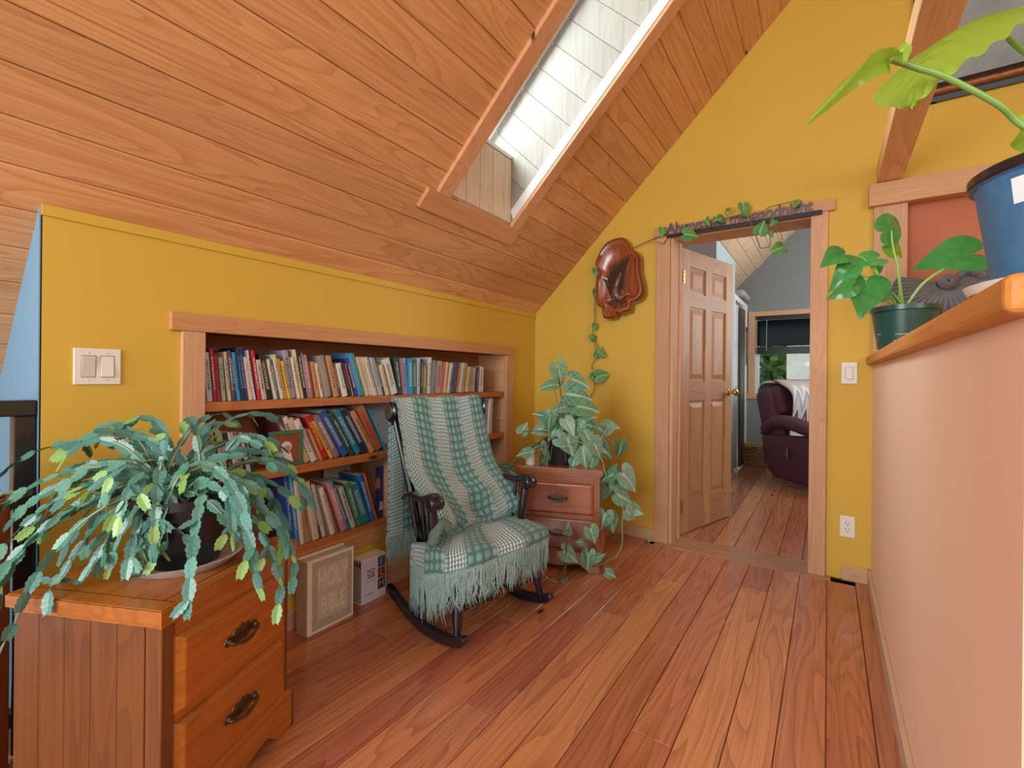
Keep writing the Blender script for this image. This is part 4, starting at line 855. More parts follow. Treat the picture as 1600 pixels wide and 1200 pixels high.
# seat, rolled front and rear
so = [(-.045, .06), (-.03, .24), (-.045, .43), (-.10, .49), (-.36, .475), (-.415, .43), (-.415, .06), (-.36, .013), (-.10, -.002)]
m = MB(); vs = []; 
for (z, s_) in ((.335, .93), (.342, .985), (.362, 1), (.372, .985)): vs += [((x+.22)*s_-.22, (y-.245)*s_+.245, z-.008+(.02 if x < -.4 else 0)) for x, y in so]
n = len(so); m.add(vs, [(i*n+j, i*n+(j+1) % n, (i+1)*n+(j+1) % n, (i+1)*n+j) for i in range(3) for j in range(n)]+[tuple(range(n))[::-1], tuple(3*n+j for j in range(n))])
bev(m.obj('seat', M_BLACK, ch, 50), .006, 3)
for l, l2, e in ((.02, -.005, -1), (.469, .488, 1)):
    turned('back_post', (-.375, l, .365), (-.592, l2, .90), [(0, .013), (.1, .017), (.35, .0165), (.42, .018), (.48, .0165), (1, .011)])
for i in range(5):
    l = .085+i*.08; turned('back_spindle', (-.385, l, .365), (-.60, l, .90), [(0, .008), (.4, .011), (1, .007)], n=8)
# crest rail with scroll ends
cr_ = [(-.612, .865), (-.592, .868), (-.588, .91), (-.592, .955), (-.606, .972), (-.622, .962), (-.618, .915)]
bev(MB().prism(cr_, -.015, .495, lambda u, v, a: (u, a, v)).obj('crest_rail', M_BLACK, ch, 50), .004, 2)
for l in (-.022, .503):
    o = MB().lathe([(.0, -.010), (.042, -.008), (.049, 0), (.042, .008), (.0, .010)], 24, (-.600, l, .930), 0, Matrix.Rotation(radians(90), 4, 'X')).obj('scroll_end', M_BLACK, ch, 60)
    MB().lathe([(.0, 0), (.034, 0), (.031, .0025), (0, .003)], 20, (-.600, l-.009 if l < 0 else l+.009, .930), 0, Matrix.Rotation(radians(90 if l < 0 else -90), 4, 'X')).obj('stencil', M_ROSE, o)
for l, s in ((-.025, -1), (.512, 1)):
    pts = [(-.455, l-.0*s, .557), (-.42, l, .575), (-.38, l, .582), (-.32, l, .578), (-.27, l, .585), (-.235, l, .596), (-.205, l, .598), (-.185, l, .588)]
    w_ = [.016, .021, .023, .024, .026, .029, .032, .026]
    m = MB(); P = smooth_path(pts, 5); k = len(P); W_ = [w_[min(int(i/5), 7)]+(w_[min(int(i/5)+1, 7)]-w_[min(int(i/5), 7)])*((i % 5)/5) for i in range(k)]
    m.tube(P, W_, 12, flat=.62)
    m.tube([(-.198, l-.033, .575), (-.198, l-.028, .575), (-.198, l+.028, .575), (-.198, l+.033, .575)], [.022, .030, .030, .022], 20)
    m.obj('armrest', M_BLACK, ch, 60)
    y0 = l+.022 if s < 0 else l-.022
    turned('arm_post', (-.235, y0, .372), (-.222, l, .575), [(0, .016), (.2, .020), (.5, .024), (.85, .020), (1, .018)])
    turned('arm_spindle', (-.305, y0, .372), (-.30, l, .572), [(0, .008), (.5, .012), (1, .008)], n=8)
    turned('arm_spindle', (-.365, y0, .372), (-.40, l, .575), [(0, .008), (.5, .012), (1, .008)], n=8)

# ---------------------------------------------------------------- crocheted blanket draped over it (same local frame)
def yarn_mat():
    m, ns, ln, p = base_mat('crochet'); p.inputs['Roughness'].default_value = .85; p.inputs['Sheen Weight'].default_value = .3
    tc = N(ns, 'ShaderNodeTexCoord'); sp = N(ns, 'ShaderNodeSeparateXYZ'); ln.new(tc.outputs['UV'], sp.inputs[0])
    def math_(op, a, b=None, c=None):
        n = N(ns, 'ShaderNodeMath', operation=op)
        for i, q in enumerate((a, b, c)):
            if q is None: continue
            if isinstance(q, (int, float)): n.inputs[i].default_value = q
            else: ln.new(q, n.inputs[i])
        return n.outputs[0]
    U, V = sp.outputs[0], sp.outputs[1]
    per = math_('FRACT', math_('MULTIPLY', U, 3.0))                      # three repeats across
    # white band centred at .27, half width .23; green elsewhere
    dw = math_('ABSOLUTE', math_('SUBTRACT', per, .29))
    white = N(ns, 'ShaderNodeMapRange'); white.interpolation_type = 'SMOOTHSTEP'; ln.new(dw, white.inputs[0]); white.inputs['From Min'].default_value = .16; white.inputs['From Max'].default_value = .32; white.inputs['To Min'].default_value = 1; white.inputs['To Max'].default_value = 0
    # stitches: 42 across per repeat-third, rows along
    su = math_('SINE', math_('MULTIPLY', U, 6.283*54)); sv = math_('SINE', math_('ADD', math_('MULTIPLY', V, 6.283*95), math_('MULTIPLY', su, 1.2)))
    st_ = math_('MULTIPLY', math_('ADD', su, 1), math_('ADD', sv, 1))      # 0..4
    hole = N(ns, 'ShaderNodeMapRange'); ln.new(st_, hole.inputs[0]); hole.inputs['From Min'].default_value = 0; hole.inputs['From Max'].default_value = .55
    cu = math_('SINE', math_('MULTIPLY', per, 6.283*7)); cv_ = math_('SINE', math_('MULTIPLY', V, 6.283*44))
    ch_ = math_('MULTIPLY', math_('ADD', cu, 1), math_('ADD', cv_, 1))
    hole2 = N(ns, 'ShaderNodeMapRange'); ln.new(ch_, hole2.inputs[0]); hole2.inputs['From Max'].default_value = 1.6
    hm = N(ns, 'ShaderNodeMix', data_type='FLOAT'); ln.new(white.outputs[0], hm.inputs[0]); ln.new(hole2.outputs[0], hm.inputs[2]); ln.new(hole.outputs[0], hm.inputs[3])
    c1 = N(ns, 'ShaderNodeMix', data_type='RGBA'); c1.inputs[6].default_value = lin('#76a59e'); c1.inputs[7].default_value = lin('#d8f0f2'); ln.new(white.outputs[0], c1.inputs[0])
    c2 = N(ns, 'ShaderNodeMix', data_type='RGBA'); c2.inputs[6].default_value = lin('#4d7370'); ln.new(hm.outputs[0], c2.inputs[0]); ln.new(c1.outputs[2], c2.inputs[7])
    no = N(ns, 'ShaderNodeTexNoise'); no.inputs['Scale'].default_value = 300; ln.new(tc.outputs['Object'], no.inputs['Vector'])
    ln.new(c2.outputs[2], p.inputs['Base Color'])
    b = N(ns, 'ShaderNodeBump'); b.inputs['Strength'].default_value = .9; b.inputs['Distance'].default_value = .004; ln.new(math_('ADD', hm.outputs[0], math_('MULTIPLY', no.outputs[0], .3)), b.inputs['Height']); ln.new(b.outputs[0], p.inputs['Normal'])
    return m
M_YARN = yarn_mat(); M_FRINGE = plain('fringe_yarn', '#8faeaa', .85, var=.32, scale=120)
bk_ = thing('crocheted_blanket', 'sage green and white crocheted blanket with long fringe over the rocking chair', 'blanket', CN, ca); bk_.scale = CSC
def lerp(a, b, t): return a+(b-a)*t
def poly_at(P, t):
    t = max(0, min(1, t))*(len(P)-1); i = min(int(t), len(P)-2); q = t-i; return P[i].lerp(P[i+1], q)
def column(u):
    """control points of the cloth for a column u (0 near side .. 1 far side)"""
    yb = lerp(-.004, .492, u)
    Hx = [(-.34, -.055, .285), (-.20, -.055, .30), (-.10, -.02, .315), (-.035, .10, .335), (-.015, .28, .345), (-.045, .505, .335)]
    Hq = poly_at([Vector(q) for q in Hx], u)
    bul = .024*sin(u*9+.5)+.016*sin(u*21)
    P = [(-.665, yb, .33), (-.662, yb, .55), (-.655, yb, .80), (-.645, yb, .93), (-.617, yb, .992), (-.585, yb, .972), (-.566, yb, .91), (-.53, yb+.004, .80), (-.487+bul*.3, yb+.010*u, .68), (-.435+bul*.9, yb+.02, .585+.02*u),
         (-.37+bul*1.3, yb+.035+.01*sin(u*14), .52+.03*u), (-.325+.03*sin(u*8)+bul*1.2, yb+.045, .455), (-.315+bul*.5, yb+.04, .405), (-.30, lerp(yb+.035, Hq.y, .35), .388), (lerp(-.29, Hq.x, .45), lerp(yb+.03, Hq.y, .7), .390+.006*sin(u*16)),
         (lerp(-.29, Hq.x, .86), lerp(yb, Hq.y, .93), .388), (Hq.x, Hq.y, lerp(.388, Hq.z, .35)), (Hq.x+.006, Hq.y-.004, Hq.z)]
    return [Vector(p) for p in P]
NU, NV = 210, 420
cols = []
for i in range(NU+1):
    u = i/NU; P = smooth_path(column(u), 14)
    L = [0]
    for a, b in zip(P, P[1:]): L.append(L[-1]+(b-a).length)
    out = []; k = 0
    for j in range(NV+1):
        s = L[-1]*j/NV
        while k < len(L)-2 and L[k+1] < s: k += 1
        q = (s-L[k])/max(1e-6, L[k+1]-L[k]); out.append(P[k].lerp(P[k+1], q))
    cols.append(out)
def relief(u, v):
    per = (u*3) % 1; wht = max(0, min(1, (.30-abs(per-.29))/.12))
    g = .0042*max(0, sin(per*2*pi*3.5-.6))*(.45+.55*max(0, sin(v*2*pi*44)))*(1-wht)
    ww = .0018*(1+sin(u*2*pi*54))*(1+sin(v*2*pi*95))*.25*wht+.003*wht*cos((per-.29)*4)
    return g+ww
vs = []
for j in range(NV+1):
    for i in range(NU+1):
        a = cols[i][max(j-1, 0)]; b = cols[i][min(j+1, NV)]; c = cols[max(i-1, 0)][j]; d = cols[min(i+1, NU)][j]
        nr = (d-c).cross(b-a); nr = nr.normalized() if nr.length > 1e-9 else Vector((1, 0, 0))
        u = i/NU; v = j/NV
        vs.append(cols[i][j]+nr*(relief(u, v)*1.3+.004*sin(u*19+v*7)*sin(v*15)))
m = MB(); m.add(vs, [(j*(NU+1)+i, j*(NU+1)+i+1, (j+1)*(NU+1)+i+1, (j+1)*(NU+1)+i) for j in range(NV) for i in range(NU)])
m.uv = {j*(NU+1)+i: (i/NU, j/NV) for j in range(NV+1) for i in range(NU+1)}
bo = m.obj('cloth', M_YARN, bk_, 180, recalc=False)
sd = bo.modifiers.new('thick', 'SOLIDIFY'); sd.thickness = .005; sd.offset = -1
# rolled edge that stands up from the seat near the front arm
fold = MB().tube(smooth_path([(-.21, -.03, .40), (-.215, -.005, .46), (-.222, .025, .475), (-.225, .05, .455), (-.23, .06, .42)], 8), [.016, .019, .022, .024, .024, .025, .025, .025]+[.025]*17+[.022, .02, .018, .016, .014, .012, .01, .008], 14)
fo = fold.obj('folded_edge', plain('yarn_sage', '#86a598', .85, var=.25, scale=140, bump=1), bk_, 180)
# fringe
fr1 = MB(); rr = random.Random(5)
def strands(hem, n_, length, out, mb):
    for k in range(n_):
        u = (k+rr.uniform(-.4, .4))/n_; p = hem(max(0, min(1, u)))
        kn = int(u*n_/7); rk = random.Random(kn*7+3)
        L = length*(1+.18*rr.uniform(-1, 1)); a = rk.uniform(0, 6.28); sw = rk.uniform(.0, .012)
        pts = []
        for q in range(6):
            t = q/5; pts.append(p+Vector((sw*cos(a)*t+out*t*(1-t)*.6+rr.uniform(-.0018, .0018)+rk.uniform(-.5, .5)*.014*t, sw*sin(a)*t+rr.uniform(-.0018, .0018)+rk.uniform(-.5, .5)*.016*t, -L*t)))
        mb.tube(pts, [.0030, .0026, .0024, .0022, .0021, .0012], 5)
hemf = lambda u: cols[min(NU, int(u*NU))][NV].lerp(cols[min(NU, int(u*NU)+1)][NV], (u*NU) % 1)+Vector((.003, 0, .004))
strands(hemf, 240, .145, .012, fr1)
hemn = lambda u: poly_at([Vector((-.36, -.045, .33)), Vector((-.30, -.058, .315)), Vector((-.2, -.062, .31)), Vector((-.10, -.035, .315))], u)
strands(hemn, 90, .185, .0, fr1)
o = fr1.obj('fringe', M_FRINGE, bk_, 180); o['kind'] = 'stuff'
fr2 = MB(); strands(lambda u: cols[min(NU, int(u*NU))][0]+Vector((0, 0, .005)), 160, .13, 0, fr2)
o = fr2.obj('fringe', M_FRINGE, bk_, 180); o['kind'] = 'stuff'

# ---------------------------------------------------------------- leaves
def leaf_mesh(name, mat, wr=.8, lobe=.28, curl=.18, fold=.10, ripple=.0, na=26, nr=5):
    """heart shaped blade built as a fan round the petiole; y runs 0..1 from lobes to tip, face +z; wr width, lobe length of the ears"""
    K = [(0, 1.0), (.12, .86), (.30, .70), (.6, .585), (1.0, .53), (1.5, .50), (1.95, .50), (2.35, .49), (2.7, .42), (2.95, .26), (3.08, .10)]
    def rad(t):
        t = abs(t)
        for (a, ra), (b, rb) in zip(K, K[1:]):
            if t <= b: return ra+(rb-ra)*(t-a)/(b-a)
        return .08
    y0 = .36*lobe/.28
    def fn(u, v):
        t = (u*2-1)*3.08; r = rad(t)*v
        x = r*sin(t)*wr; y = r*cos(t)
        if y < 0: y *= lobe/.28
        z = -curl*(y-.1)**2+fold*abs(x)-fold*.9*x*x+ripple*sin(abs(t)*7)*v*v
        return (x/(1+y0), (y+y0)/(1+y0), z/(1+y0))
    m = MB().grid(fn, na, nr)
    for i_, p in enumerate(m.v): m.uv[i_] = (.5+p[0]/max(.01, wr)*.9, p[1])
    me = m.mesh(name, mat, 180, recalc=False); me['pet'] = y0/(1+y0); return me
def place_leaf(me, name, base, tip, face, parent, roll=0, scale_w=1):
    o = bpy.data.objects.new(name, me); COL.objects.link(o)
    b, t = Vector(base), Vector(tip); y = (t-b); L = y.length; y.normalize(); z = Vector(face); z = (z-y*z.dot(y)); z = z.normalized() if z.length > 1e-5 else Vector((0, 0, 1)); x = y.cross(z)
    if roll:
        z2 = z*cos(roll)+x*sin(roll); x = y.cross(z2); z = z2
    M_ = Matrix(((x.x*L*scale_w, y.x*L, z.x*L, b.x), (x.y*L*scale_w, y.y*L, z.y*L, b.y), (x.z*L*scale_w, y.z*L, z.z*L, b.z), (0, 0, 0, 1)))
    if parent: o.parent = parent; o.matrix_parent_inverse = Matrix.Identity(4); M_ = parent.matrix_basis.inverted() @ M_
    o.matrix_basis = M_
    return o
def mm(p): return Vector((p[0]/1000, p[1]/1000, p[2]/1000))
TOCAM = -F0
SYN = [(-1277, 2335, 1180, -1269, 2406, 1056), (-1268, 2338, 1058, -1348, 2278, 1039), (-1237, 2424, 1092, -1154, 2514, 1050), (-1240, 2367, 1007, -1123, 2450, 983), (-1189, 2371, 938, -1076, 2460, 919), (-1241, 2429, 932, -1334, 2388, 904), (-1231, 2619, 903, -1287, 2535, 848), (-1219, 2549, 965, -1332, 2514, 944), (-1346, 2465, 900, -1303, 2512, 794), (-1301, 2328, 901, -1334, 2344, 793), (-1352, 2407, 855, -1420, 2355, 885), (-1137, 2455, 839, -1237, 2424, 753), (-1226, 2372, 769, -1203, 2411, 660), (-1153, 2424, 815, -1094, 2443, 715), (-1127, 2450, 830, -1058, 2521, 796), (-1127, 2669, 815, -1051, 2720, 800), (-1096, 2676, 823, -1120, 2630, 742), (-1017, 2684, 723, -1046, 2712, 615), (-1127, 2602, 696, -1076, 2696, 618), (-1104, 2454, 744, -1075, 2509, 650), (-1177, 2468, 717, -1147, 2464, 594), (-1366, 2423, 719, -1337, 2437, 602), (-1380, 2429, 643, -1423, 2425, 577), (-1433, 2432, 692, -1503, 2404, 648), (-1531, 2369, 754, -1515, 2406, 815), (-1380, 2251, 676, -1448, 2213, 661), (-1544, 2277, 566, -1616, 2263, 577), (-1581, 2293, 550, -1521, 2324, 512), (-1223, 2495, 649, -1234, 2462, 571), (-1284, 2362, 754, -1206, 2382, 711), (-1304, 2427, 838, -1341, 2384, 741), (-1237, 2370, 866, -1181, 2372, 786), (-1227, 2579, 829, -1178, 2661, 861), (-1328, 2502, 748, -1393, 2484, 671), (-1259, 2490, 701, -1158, 2517, 666), (-1119, 2502, 660, -1123, 2480, 565), (-1417, 2462, 790, -1483, 2429, 763), (-1277, 2483, 937, -1273, 2449, 841), (-1134, 2655, 494, -1151, 2635, 341), (-1084, 2694, 542, -1041, 2684, 383), (-995, 2617, 558, -933, 2698, 444), (-1016, 2574, 434, -950, 2661, 376), (-977, 2668, 340, -900, 2732, 305), (-967, 2615, 336, -927, 2679, 279), (-1038, 2497, 346, -1062, 2500, 239), (-1043, 2564, 322, -1011, 2548, 228), (-1081, 2658, 508, -1058, 2691, 575), (-975, 2490, 566, -1065, 2479, 518)]
SYNF = [(-1143, 2245, 277, -1143, 2245, 325), (-1124, 2257, 281, -1172, 2225, 260), (-1052, 2306, 312, -1018, 2329, 204), (-1063, 2299, 220, -1114, 2264, 220), (-1180, 2219, 184, -1092, 2279, 111), (-1050, 2308, 186, -1058, 2302, 57), (-1038, 2316, 128, -974, 2359, 157), (-1270, 2159, 103, -1228, 2187, 122), (-1137, 2249, 13, -1190, 2213, -11), (-1143, 2244, 4, -1143, 2245, -50), (-979, 2355, 65, -924, 2393, 30)]
SYNSTEM = [[(-1225, 2334, 703), (-1151, 2384, 739), (-1052, 2450, 651), (-1022, 2471, 544), (-950, 2520, 384), (-949, 2520, 276), (-948, 2521, 169), (-977, 2501, 97), (-1021, 2472, 68), (-1024, 2470, 18), (-1006, 2482, -3)], [(-1137, 2248, 312), (-1148, 2241, 226), (-1153, 2238, 107), (-1155, 2237, 38), (-1146, 2243, -47)], [(-1257, 2167, 105), (-1248, 2173, 44), (-1197, 2208, 4), (-1157, 2235, -13)], [(-1152, 2239, -13), (-1180, 2219, 21), (-1153, 2238, 89), (-1136, 2249, 148)], [(-1065, 2297, 121), (-1074, 2291, 210), (-1035, 2317, 258)], [(-985, 2375, 108), (-1031, 2345, 83), (-1073, 2316, 100)], [(-1394, 2377, 659), (-1488, 2314, 628), (-1549, 2272, 549), (-1565, 2262, 567)], [(-1379, 2387, 682), (-1467, 2328, 719), (-1497, 2307, 662), (-1479, 2319, 786)], [(-1094, 2543, 801), (-1063, 2564, 746), (-1019, 2594, 690)]]
VINE = [[(-1483, 3130, 863), (-1428, 3130, 949), (-1394, 3130, 1028), (-1400, 3130, 1106), (-1415, 3130, 1180), (-1381, 3130, 1245), (-1367, 3130, 1290), (-1392, 3130, 1374), (-1413, 3130, 1421), (-1398, 3130, 1489), (-1399, 3130, 1582), (-1396, 3130, 1696), (-1387, 3130, 1788), (-1383, 3130, 1879), (-1325, 3130, 1963), (-1137, 3130, 1986), (-1035, 3130, 2015), (-953, 3130, 2037)], [(-1371, 3130, 1244), (-1412, 3130, 1388)], [(-1389, 3130, 1051), (-1355, 3130, 1098)]]
VINE2 = [[(-944, 3100, 2028), (-848, 3100, 2033), (-729, 3100, 2038), (-614, 3100, 2059), (-505, 3100, 2079), (-417, 3100, 2082), (-393, 3100, 2040), (-365, 3100, 1959), (-337, 3100, 1868)], [(-337, 3100, 1868), (-287, 3100, 1876), (-288, 3100, 1946), (-259, 3100, 1968)], [(-282, 3100, 1957), (-249, 3100, 1966), (-229, 3100, 1926), (-226, 3100, 1889), (-258, 3100, 1867)], [(-519, 3100, 2090), (-530, 3100, 2119), (-509, 3100, 2131)], [(-417, 3100, 2082), (-366, 3100, 2054), (-299, 3100, 2098), (-218, 3100, 2108), (-140, 3100, 2114)]]
VL = [(-1393, 3128, 1490, -1394, 3112, 1431), (-1394, 3140, 1369, -1431, 3100, 1406), (-1375, 3116, 1260, -1340, 3124, 1319), (-1359, 3110, 1277, -1306, 3130, 1246), (-1374, 3132, 1277, -1390, 3108, 1229), (-1387, 3099, 1101, -1286, 3141, 1121), (-1397, 3137, 1127, -1423, 3103, 1077), (-1387, 3128, 1887, -1389, 3112, 1823), (-1386, 3131, 1734, -1396, 3109, 1673), (-1349, 3142, 1123, -1392, 3098, 1145)]
VL2 = [(-907, 3099, 2092, -908, 3081, 2022), (-783, 3070, 2017, -685, 3110, 2000), (-646, 3087, 2091, -616, 3093, 2043), (-536, 3115, 2085, -586, 3065, 2072), (-431, 3097, 2158, -421, 3083, 2073), (-432, 3083, 2099, -392, 3097, 2065), (-523, 3084, 2121, -492, 3096, 2133), (-348, 3089, 1942, -313, 3091, 2027), (-260, 3104, 2026, -283, 3076, 1983), (-212, 3123, 1865, -276, 3057, 1832), (-173, 3083, 2081, -137, 3097, 2103), (-292, 3087, 1958, -269, 3093, 1920)]
GL = [(164, 2387, 1684, 263, 2509, 1767), (177, 2433, 1660, 278, 2530, 1625), (66, 2281, 1603, -20, 2166, 1552), (85, 2288, 1567, 9, 2239, 1457), (178, 2382, 1594, 62, 2315, 1557), (95, 2256, 1474, -1, 2222, 1416), (124, 2349, 1527, 110, 2225, 1350), (158, 2436, 1596, 172, 2442, 1519), (143, 2319, 1431, 221, 2389, 1470), (538, 2678, 1631, 302, 2593, 1595)]
GSTEM = [[(251, 2498, 1400), (233, 2425, 1521), (211, 2410, 1636), (206, 2407, 1700)], [(247, 2495, 1400), (231, 2424, 1521), (226, 2420, 1598)], [(273, 2512, 1401), (308, 2475, 1483), (382, 2525, 1548)], [(240, 2490, 1395), (197, 2401, 1456), (163, 2378, 1525), (148, 2367, 1558)], [(234, 2486, 1395), (170, 2382, 1430), (116, 2346, 1473)], [(238, 2489, 1395), (180, 2389, 1494), (115, 2346, 1584), (73, 2317, 1596)], [(229, 2483, 1395), (159, 2375, 1494), (84, 2324, 1524)]]
BIG = [(68, 842, 1552), (-30, 703, 1419), (235, 1099, 1713), (100, 912, 1505), (267, 1049, 1458), (217, 991, 1497)]
BSTEM = [(264, 998, 1412), (237, 980, 1467), (202, 956, 1500), (140, 915, 1539), (101, 889, 1554), (70, 868, 1566)]
CACT = [(-1902, 285, 808), (-1779, 368, 851), (-1705, 358, 833), (-1686, 491, 902), (-1777, 430, 873), (-1752, 266, 683), (-1694, 244, 630), (-1645, 217, 560), (-1508, 250, 535), (-1497, 293, 512), (-1470, 335, 547), (-1457, 368, 575), (-1393, 411, 569), (-1391, 449, 563), (-1369, 464, 634), (-1643, 243, 566), (-1632, 347, 595), (-1673, 319, 660), (-1814, 284, 726), (-1687, 310, 692), (-1551, 377, 636), (-1428, 388, 606), (-1414, 433, 633), (-1375, 496, 670), (-1369, 464, 681), (-1130, 444, 575), (-1206, 574, 667), (-1160, 604, 636), (-1145, 615, 545), (-1203, 636, 542), (-1204, 696, 536), (-1218, 626, 640), (-1173, 716, 597), (-1239, 733, 638), (-1300, 812, 689), (-1268, 833, 699), (-1291, 818, 747), (-1363, 829, 793), (-1431, 844, 848), (-1485, 868, 916), (-1367, 766, 832), (-1610, 723, 883), (-1598, 611, 910), (-1517, 545, 893), (-1559, 758, 920), (-1212, 606, 785), (-1474, 393, 789), (-1526, 358, 757), (-1234, 676, 681), (-1384, 393, 706), (-1782, 245, 708), (-1174, 595, 714)]
L_SYN = [leafmat('syn_a', '#2f7558', '#8dbf9e', '#b9d8bb', .35), leafmat('syn_b', '#2f6b48', '#6da57c', '#a3caa4', .35), leafmat('syn_c', '#4f9478', '#a5ccb4', '#cfe3cf', .3)]
SY = [leaf_mesh('leaf', m_, wr_, lb_, c_, .22, ripple=.012) for m_, wr_, lb_, c_ in zip(L_SYN, (1.0, .9, 1.12), (.30, .34, .24), (.30, .42, .2))]
sy = thing('arrowhead_plant', 'bushy arrowhead plant with pale-veined leaves on the far nightstand, trailing to the floor', 'plant', (-1.33, 2.50, .581))
syi = sy.matrix_basis.inverted()
rr = random.Random(8)
PT = Vector((-1.33, 2.50, .581))
def rel(p, t): return Vector(p)-Vector(t.location)
MB().lathe([(.072, 0), (.098, .13), (.103, .132), (.103, .15), (.096, .15), (.09, .12), (.0, .118)], 28).obj('pot', plain('pot_black', '#1c2022', .4), sy, 40)
MB().lathe([(.088, .120), (.05, .128), (0, .131)], 20).obj('soil', plain('soil', '#2b1d14', .9, bump=.8, scale=30), sy)
M_STEM = plain('stem_green', '#7c9a5e', .5, var=.1); M_STEMB = plain('stem_brown', '#6d5a3a', .6, var=.15)
crown = PT+Vector((0, 0, .14))
for i, L in enumerate(SYN):
    b = mm(L[:3]); t = mm(L[3:]); me = SY[rr.randrange(3)]
    t = t+(t-b)*.18; b = b-(t-b)*.08
    place_leaf(me, 'leaf', b, t, TOCAM*rr.uniform(.5, 1)+Vector((0, 0, rr.uniform(.3, .8)))+Vector((rr.uniform(-.3, .3), 0, 0)), sy, rr.uniform(-.25, .25), rr.uniform(.85, 1.1))
    if i < 38:
        b = b.lerp(t, .24); s = crown+Vector((rr.uniform(-.05, .05), rr.uniform(-.05, .05), 0))
        mid = s.lerp(b, .5)+Vector((0, 0, .03 if b.z > s.z-.05 else .06))
        MB().tube(smooth_path([s-PT, mid-PT, b-PT], 5), [.0028]*11, 6).obj('petiole', M_STEM if i % 3 else M_STEMB, sy, 180)
for L in SYNF:
    place_leaf(SY[rr.randrange(2)], 'leaf', mm(L[:3]), mm(L[3:]), TOCAM+Vector((0, 0, .5)), sy, rr.uniform(-.2, .2))
for q, st in enumerate(SYNSTEM):
    P = [mm(p)-PT for p in st]
    MB().tube(smooth_path(P, 5), .0035, 6).obj('stem', M_STEM if q in (0, 2) else M_STEMB, sy, 180)
for i in range(16):
    a = rr.uniform(0, 6.28); p = crown-PT+Vector((.05*cos(a), .05*sin(a), 0)); e = Vector((.12*cos(a), .12*sin(a)-.02, rr.uniform(-.02, .12)))
    MB().tube(smooth_path([p, (p+e)/2+Vector((0, 0, .08)), e+Vector((0, 0, .02))], 5), .002, 5).obj('stem', M_STEMB, sy, 180)
# small white mug beside it
mg = thing('mug', 'small white mug with a black bird mark left of the arrowhead plant', 'mug', (-1.455, 2.36, .581))
MB().lathe([(.0, 0), (.026, 0), (.028, .004), (.028, .088), (.0255, .09), (.024, .086), (.024, .008), (0, .006)], 24).obj('body', plain('mug_white', '#d9dde2', .3), mg, 40)
MB().tube(smooth_path([(-.027, 0, .07), (-.045, 0, .065), (-.046, 0, .035), (-.027, 0, .025)], 5), .0035, 8).obj('handle', plain('mug_white', '#d9dde2', .3), mg, 180)
bird = [(-.012, 0), (-.004, .004), (0, .011), (.006, .009), (.012, .013), (.008, .004), (.003, -.002), (-.002, -.006), (-.006, -.003)]
MB().prism(bird, 0, .001, lambda u, v, a: ((.0282+a)*sin(u/.028+.35), -(.0282+a)*cos(u/.028+.35), .058+v)).obj('bird_mark', M_BLACKP, mg)
# wall vine
vn = thing('trailing_vine', 'thin green vine climbing the gable wall past the carving and over the door sign', 'vine', (-1.35, YG-.02, 1.0))
VP = Vector(vn.location); L_V = leafmat('vine_leaf', '#2f7a38', '#6bb05c', '#9fce8c', .35); SYV = [leaf_mesh('leaf', L_V, 1.0, .28, .2, .2), leaf_mesh('leaf', L_V, 1.15, .26, .3, .2)]
for q, st in enumerate(VINE+VINE2):
    MB().tube(smooth_path([mm(p)-VP for p in st], 5), .0032 if q in (0, 3) else .0024, 6).obj('stem', M_STEMB, vn, 180)
for i, L in enumerate(VL+VL2):
    place_leaf(SYV[i % 2], 'leaf', mm(L[:3]), mm(L[3:])*1.05-mm(L[:3])*.05, TOCAM+Vector((0, 0, .2)), vn, rr.uniform(-.2, .2))

# ---------------------------------------------------------------- trailing cactus on the near nightstand
CP = Vector((-1.468, .572, .5805))
cc = thing('christmas_cactus', 'large trailing christmas cactus in a black pot on the near nightstand', 'plant', CP)
MB().lathe([(.0, 0), (.115, 0), (.135, .018), (.140, .024), (.132, .024), (.112, .006), (0, .005)], 36).obj('saucer', plain('saucer_clear', '#b9b3b0', .25, bump=.3), cc, 40)
MB().lathe([(.082, .007), (.118, .165), (.126, .168), (.126, .190), (.118, .190), (.110, .160), (0, .155)], 36).obj('pot', plain('pot_black2', '#1a1b22', .35, coat=.2), cc, 40)
MB().lathe([(.112, .162), (.05, .172), (0, .175)], 20).obj('soil', plain('soil', '#2b1d14', .9, bump=.8, scale=30), cc)
def seg_mesh(name, mat, teeth=3, w_=.46, young=False):
    n = 9; L_ = []; R_ = []
    for i in range(n):
        v = i/(n-1); w = w_*.5*(sin(pi*(v*.80+.08))**.6); 
        if i in (3, 5, 7): w *= 1.14
        if i in (4, 6): w *= .93
        if i == 8: w = w_*.30
        if i == 0: w = w_*.10
        L_.append((-w, v, .045*(w/w_)*1.6)); R_.append((w, v, .045*(w/w_)*1.6))
    C = [(0, i/(n-1), -.02) for i in range(n)]
    m = MB(); vs = L_+C+R_+[(0, 1.0, -.05+.0)]
    m.add(L_+C+R_, [(i, n+i, n+i+1, i+1) for i in range(n-1)]+[(n+i, 2*n+i, 2*n+i+1, n+i+1) for i in range(n-1)])
    m.add([(-w_*.30, 1, .02), (-w_*.33, 1.10, .03), (-w_*.08, 1.0, -.01), (w_*.30, 1, .02), (w_*.33, 1.10, .03), (w_*.08, 1.0, -.01)], [(0, 2, 1), (3, 4, 5)])
    m.uv = {i: (.1, (i % n)/(n-1)) for i in range(n)}; m.uv.update({n+i: (.5, i/(n-1)) for i in range(n)}); m.uv.update({2*n+i: (.9, i/(n-1)) for i in range(n)})
    me = m.mesh(name, mat, None, recalc=False); return me
C_A = leafmat('cactus_a', '#2a6254', '#6aa399', None, .24, .08); C_B = leafmat('cactus_b', '#2f6d54', '#74a995', None, .24, .08); C_Y = leafmat('cactus_young', '#6fae52', '#b4d88c', None, .3, .25)
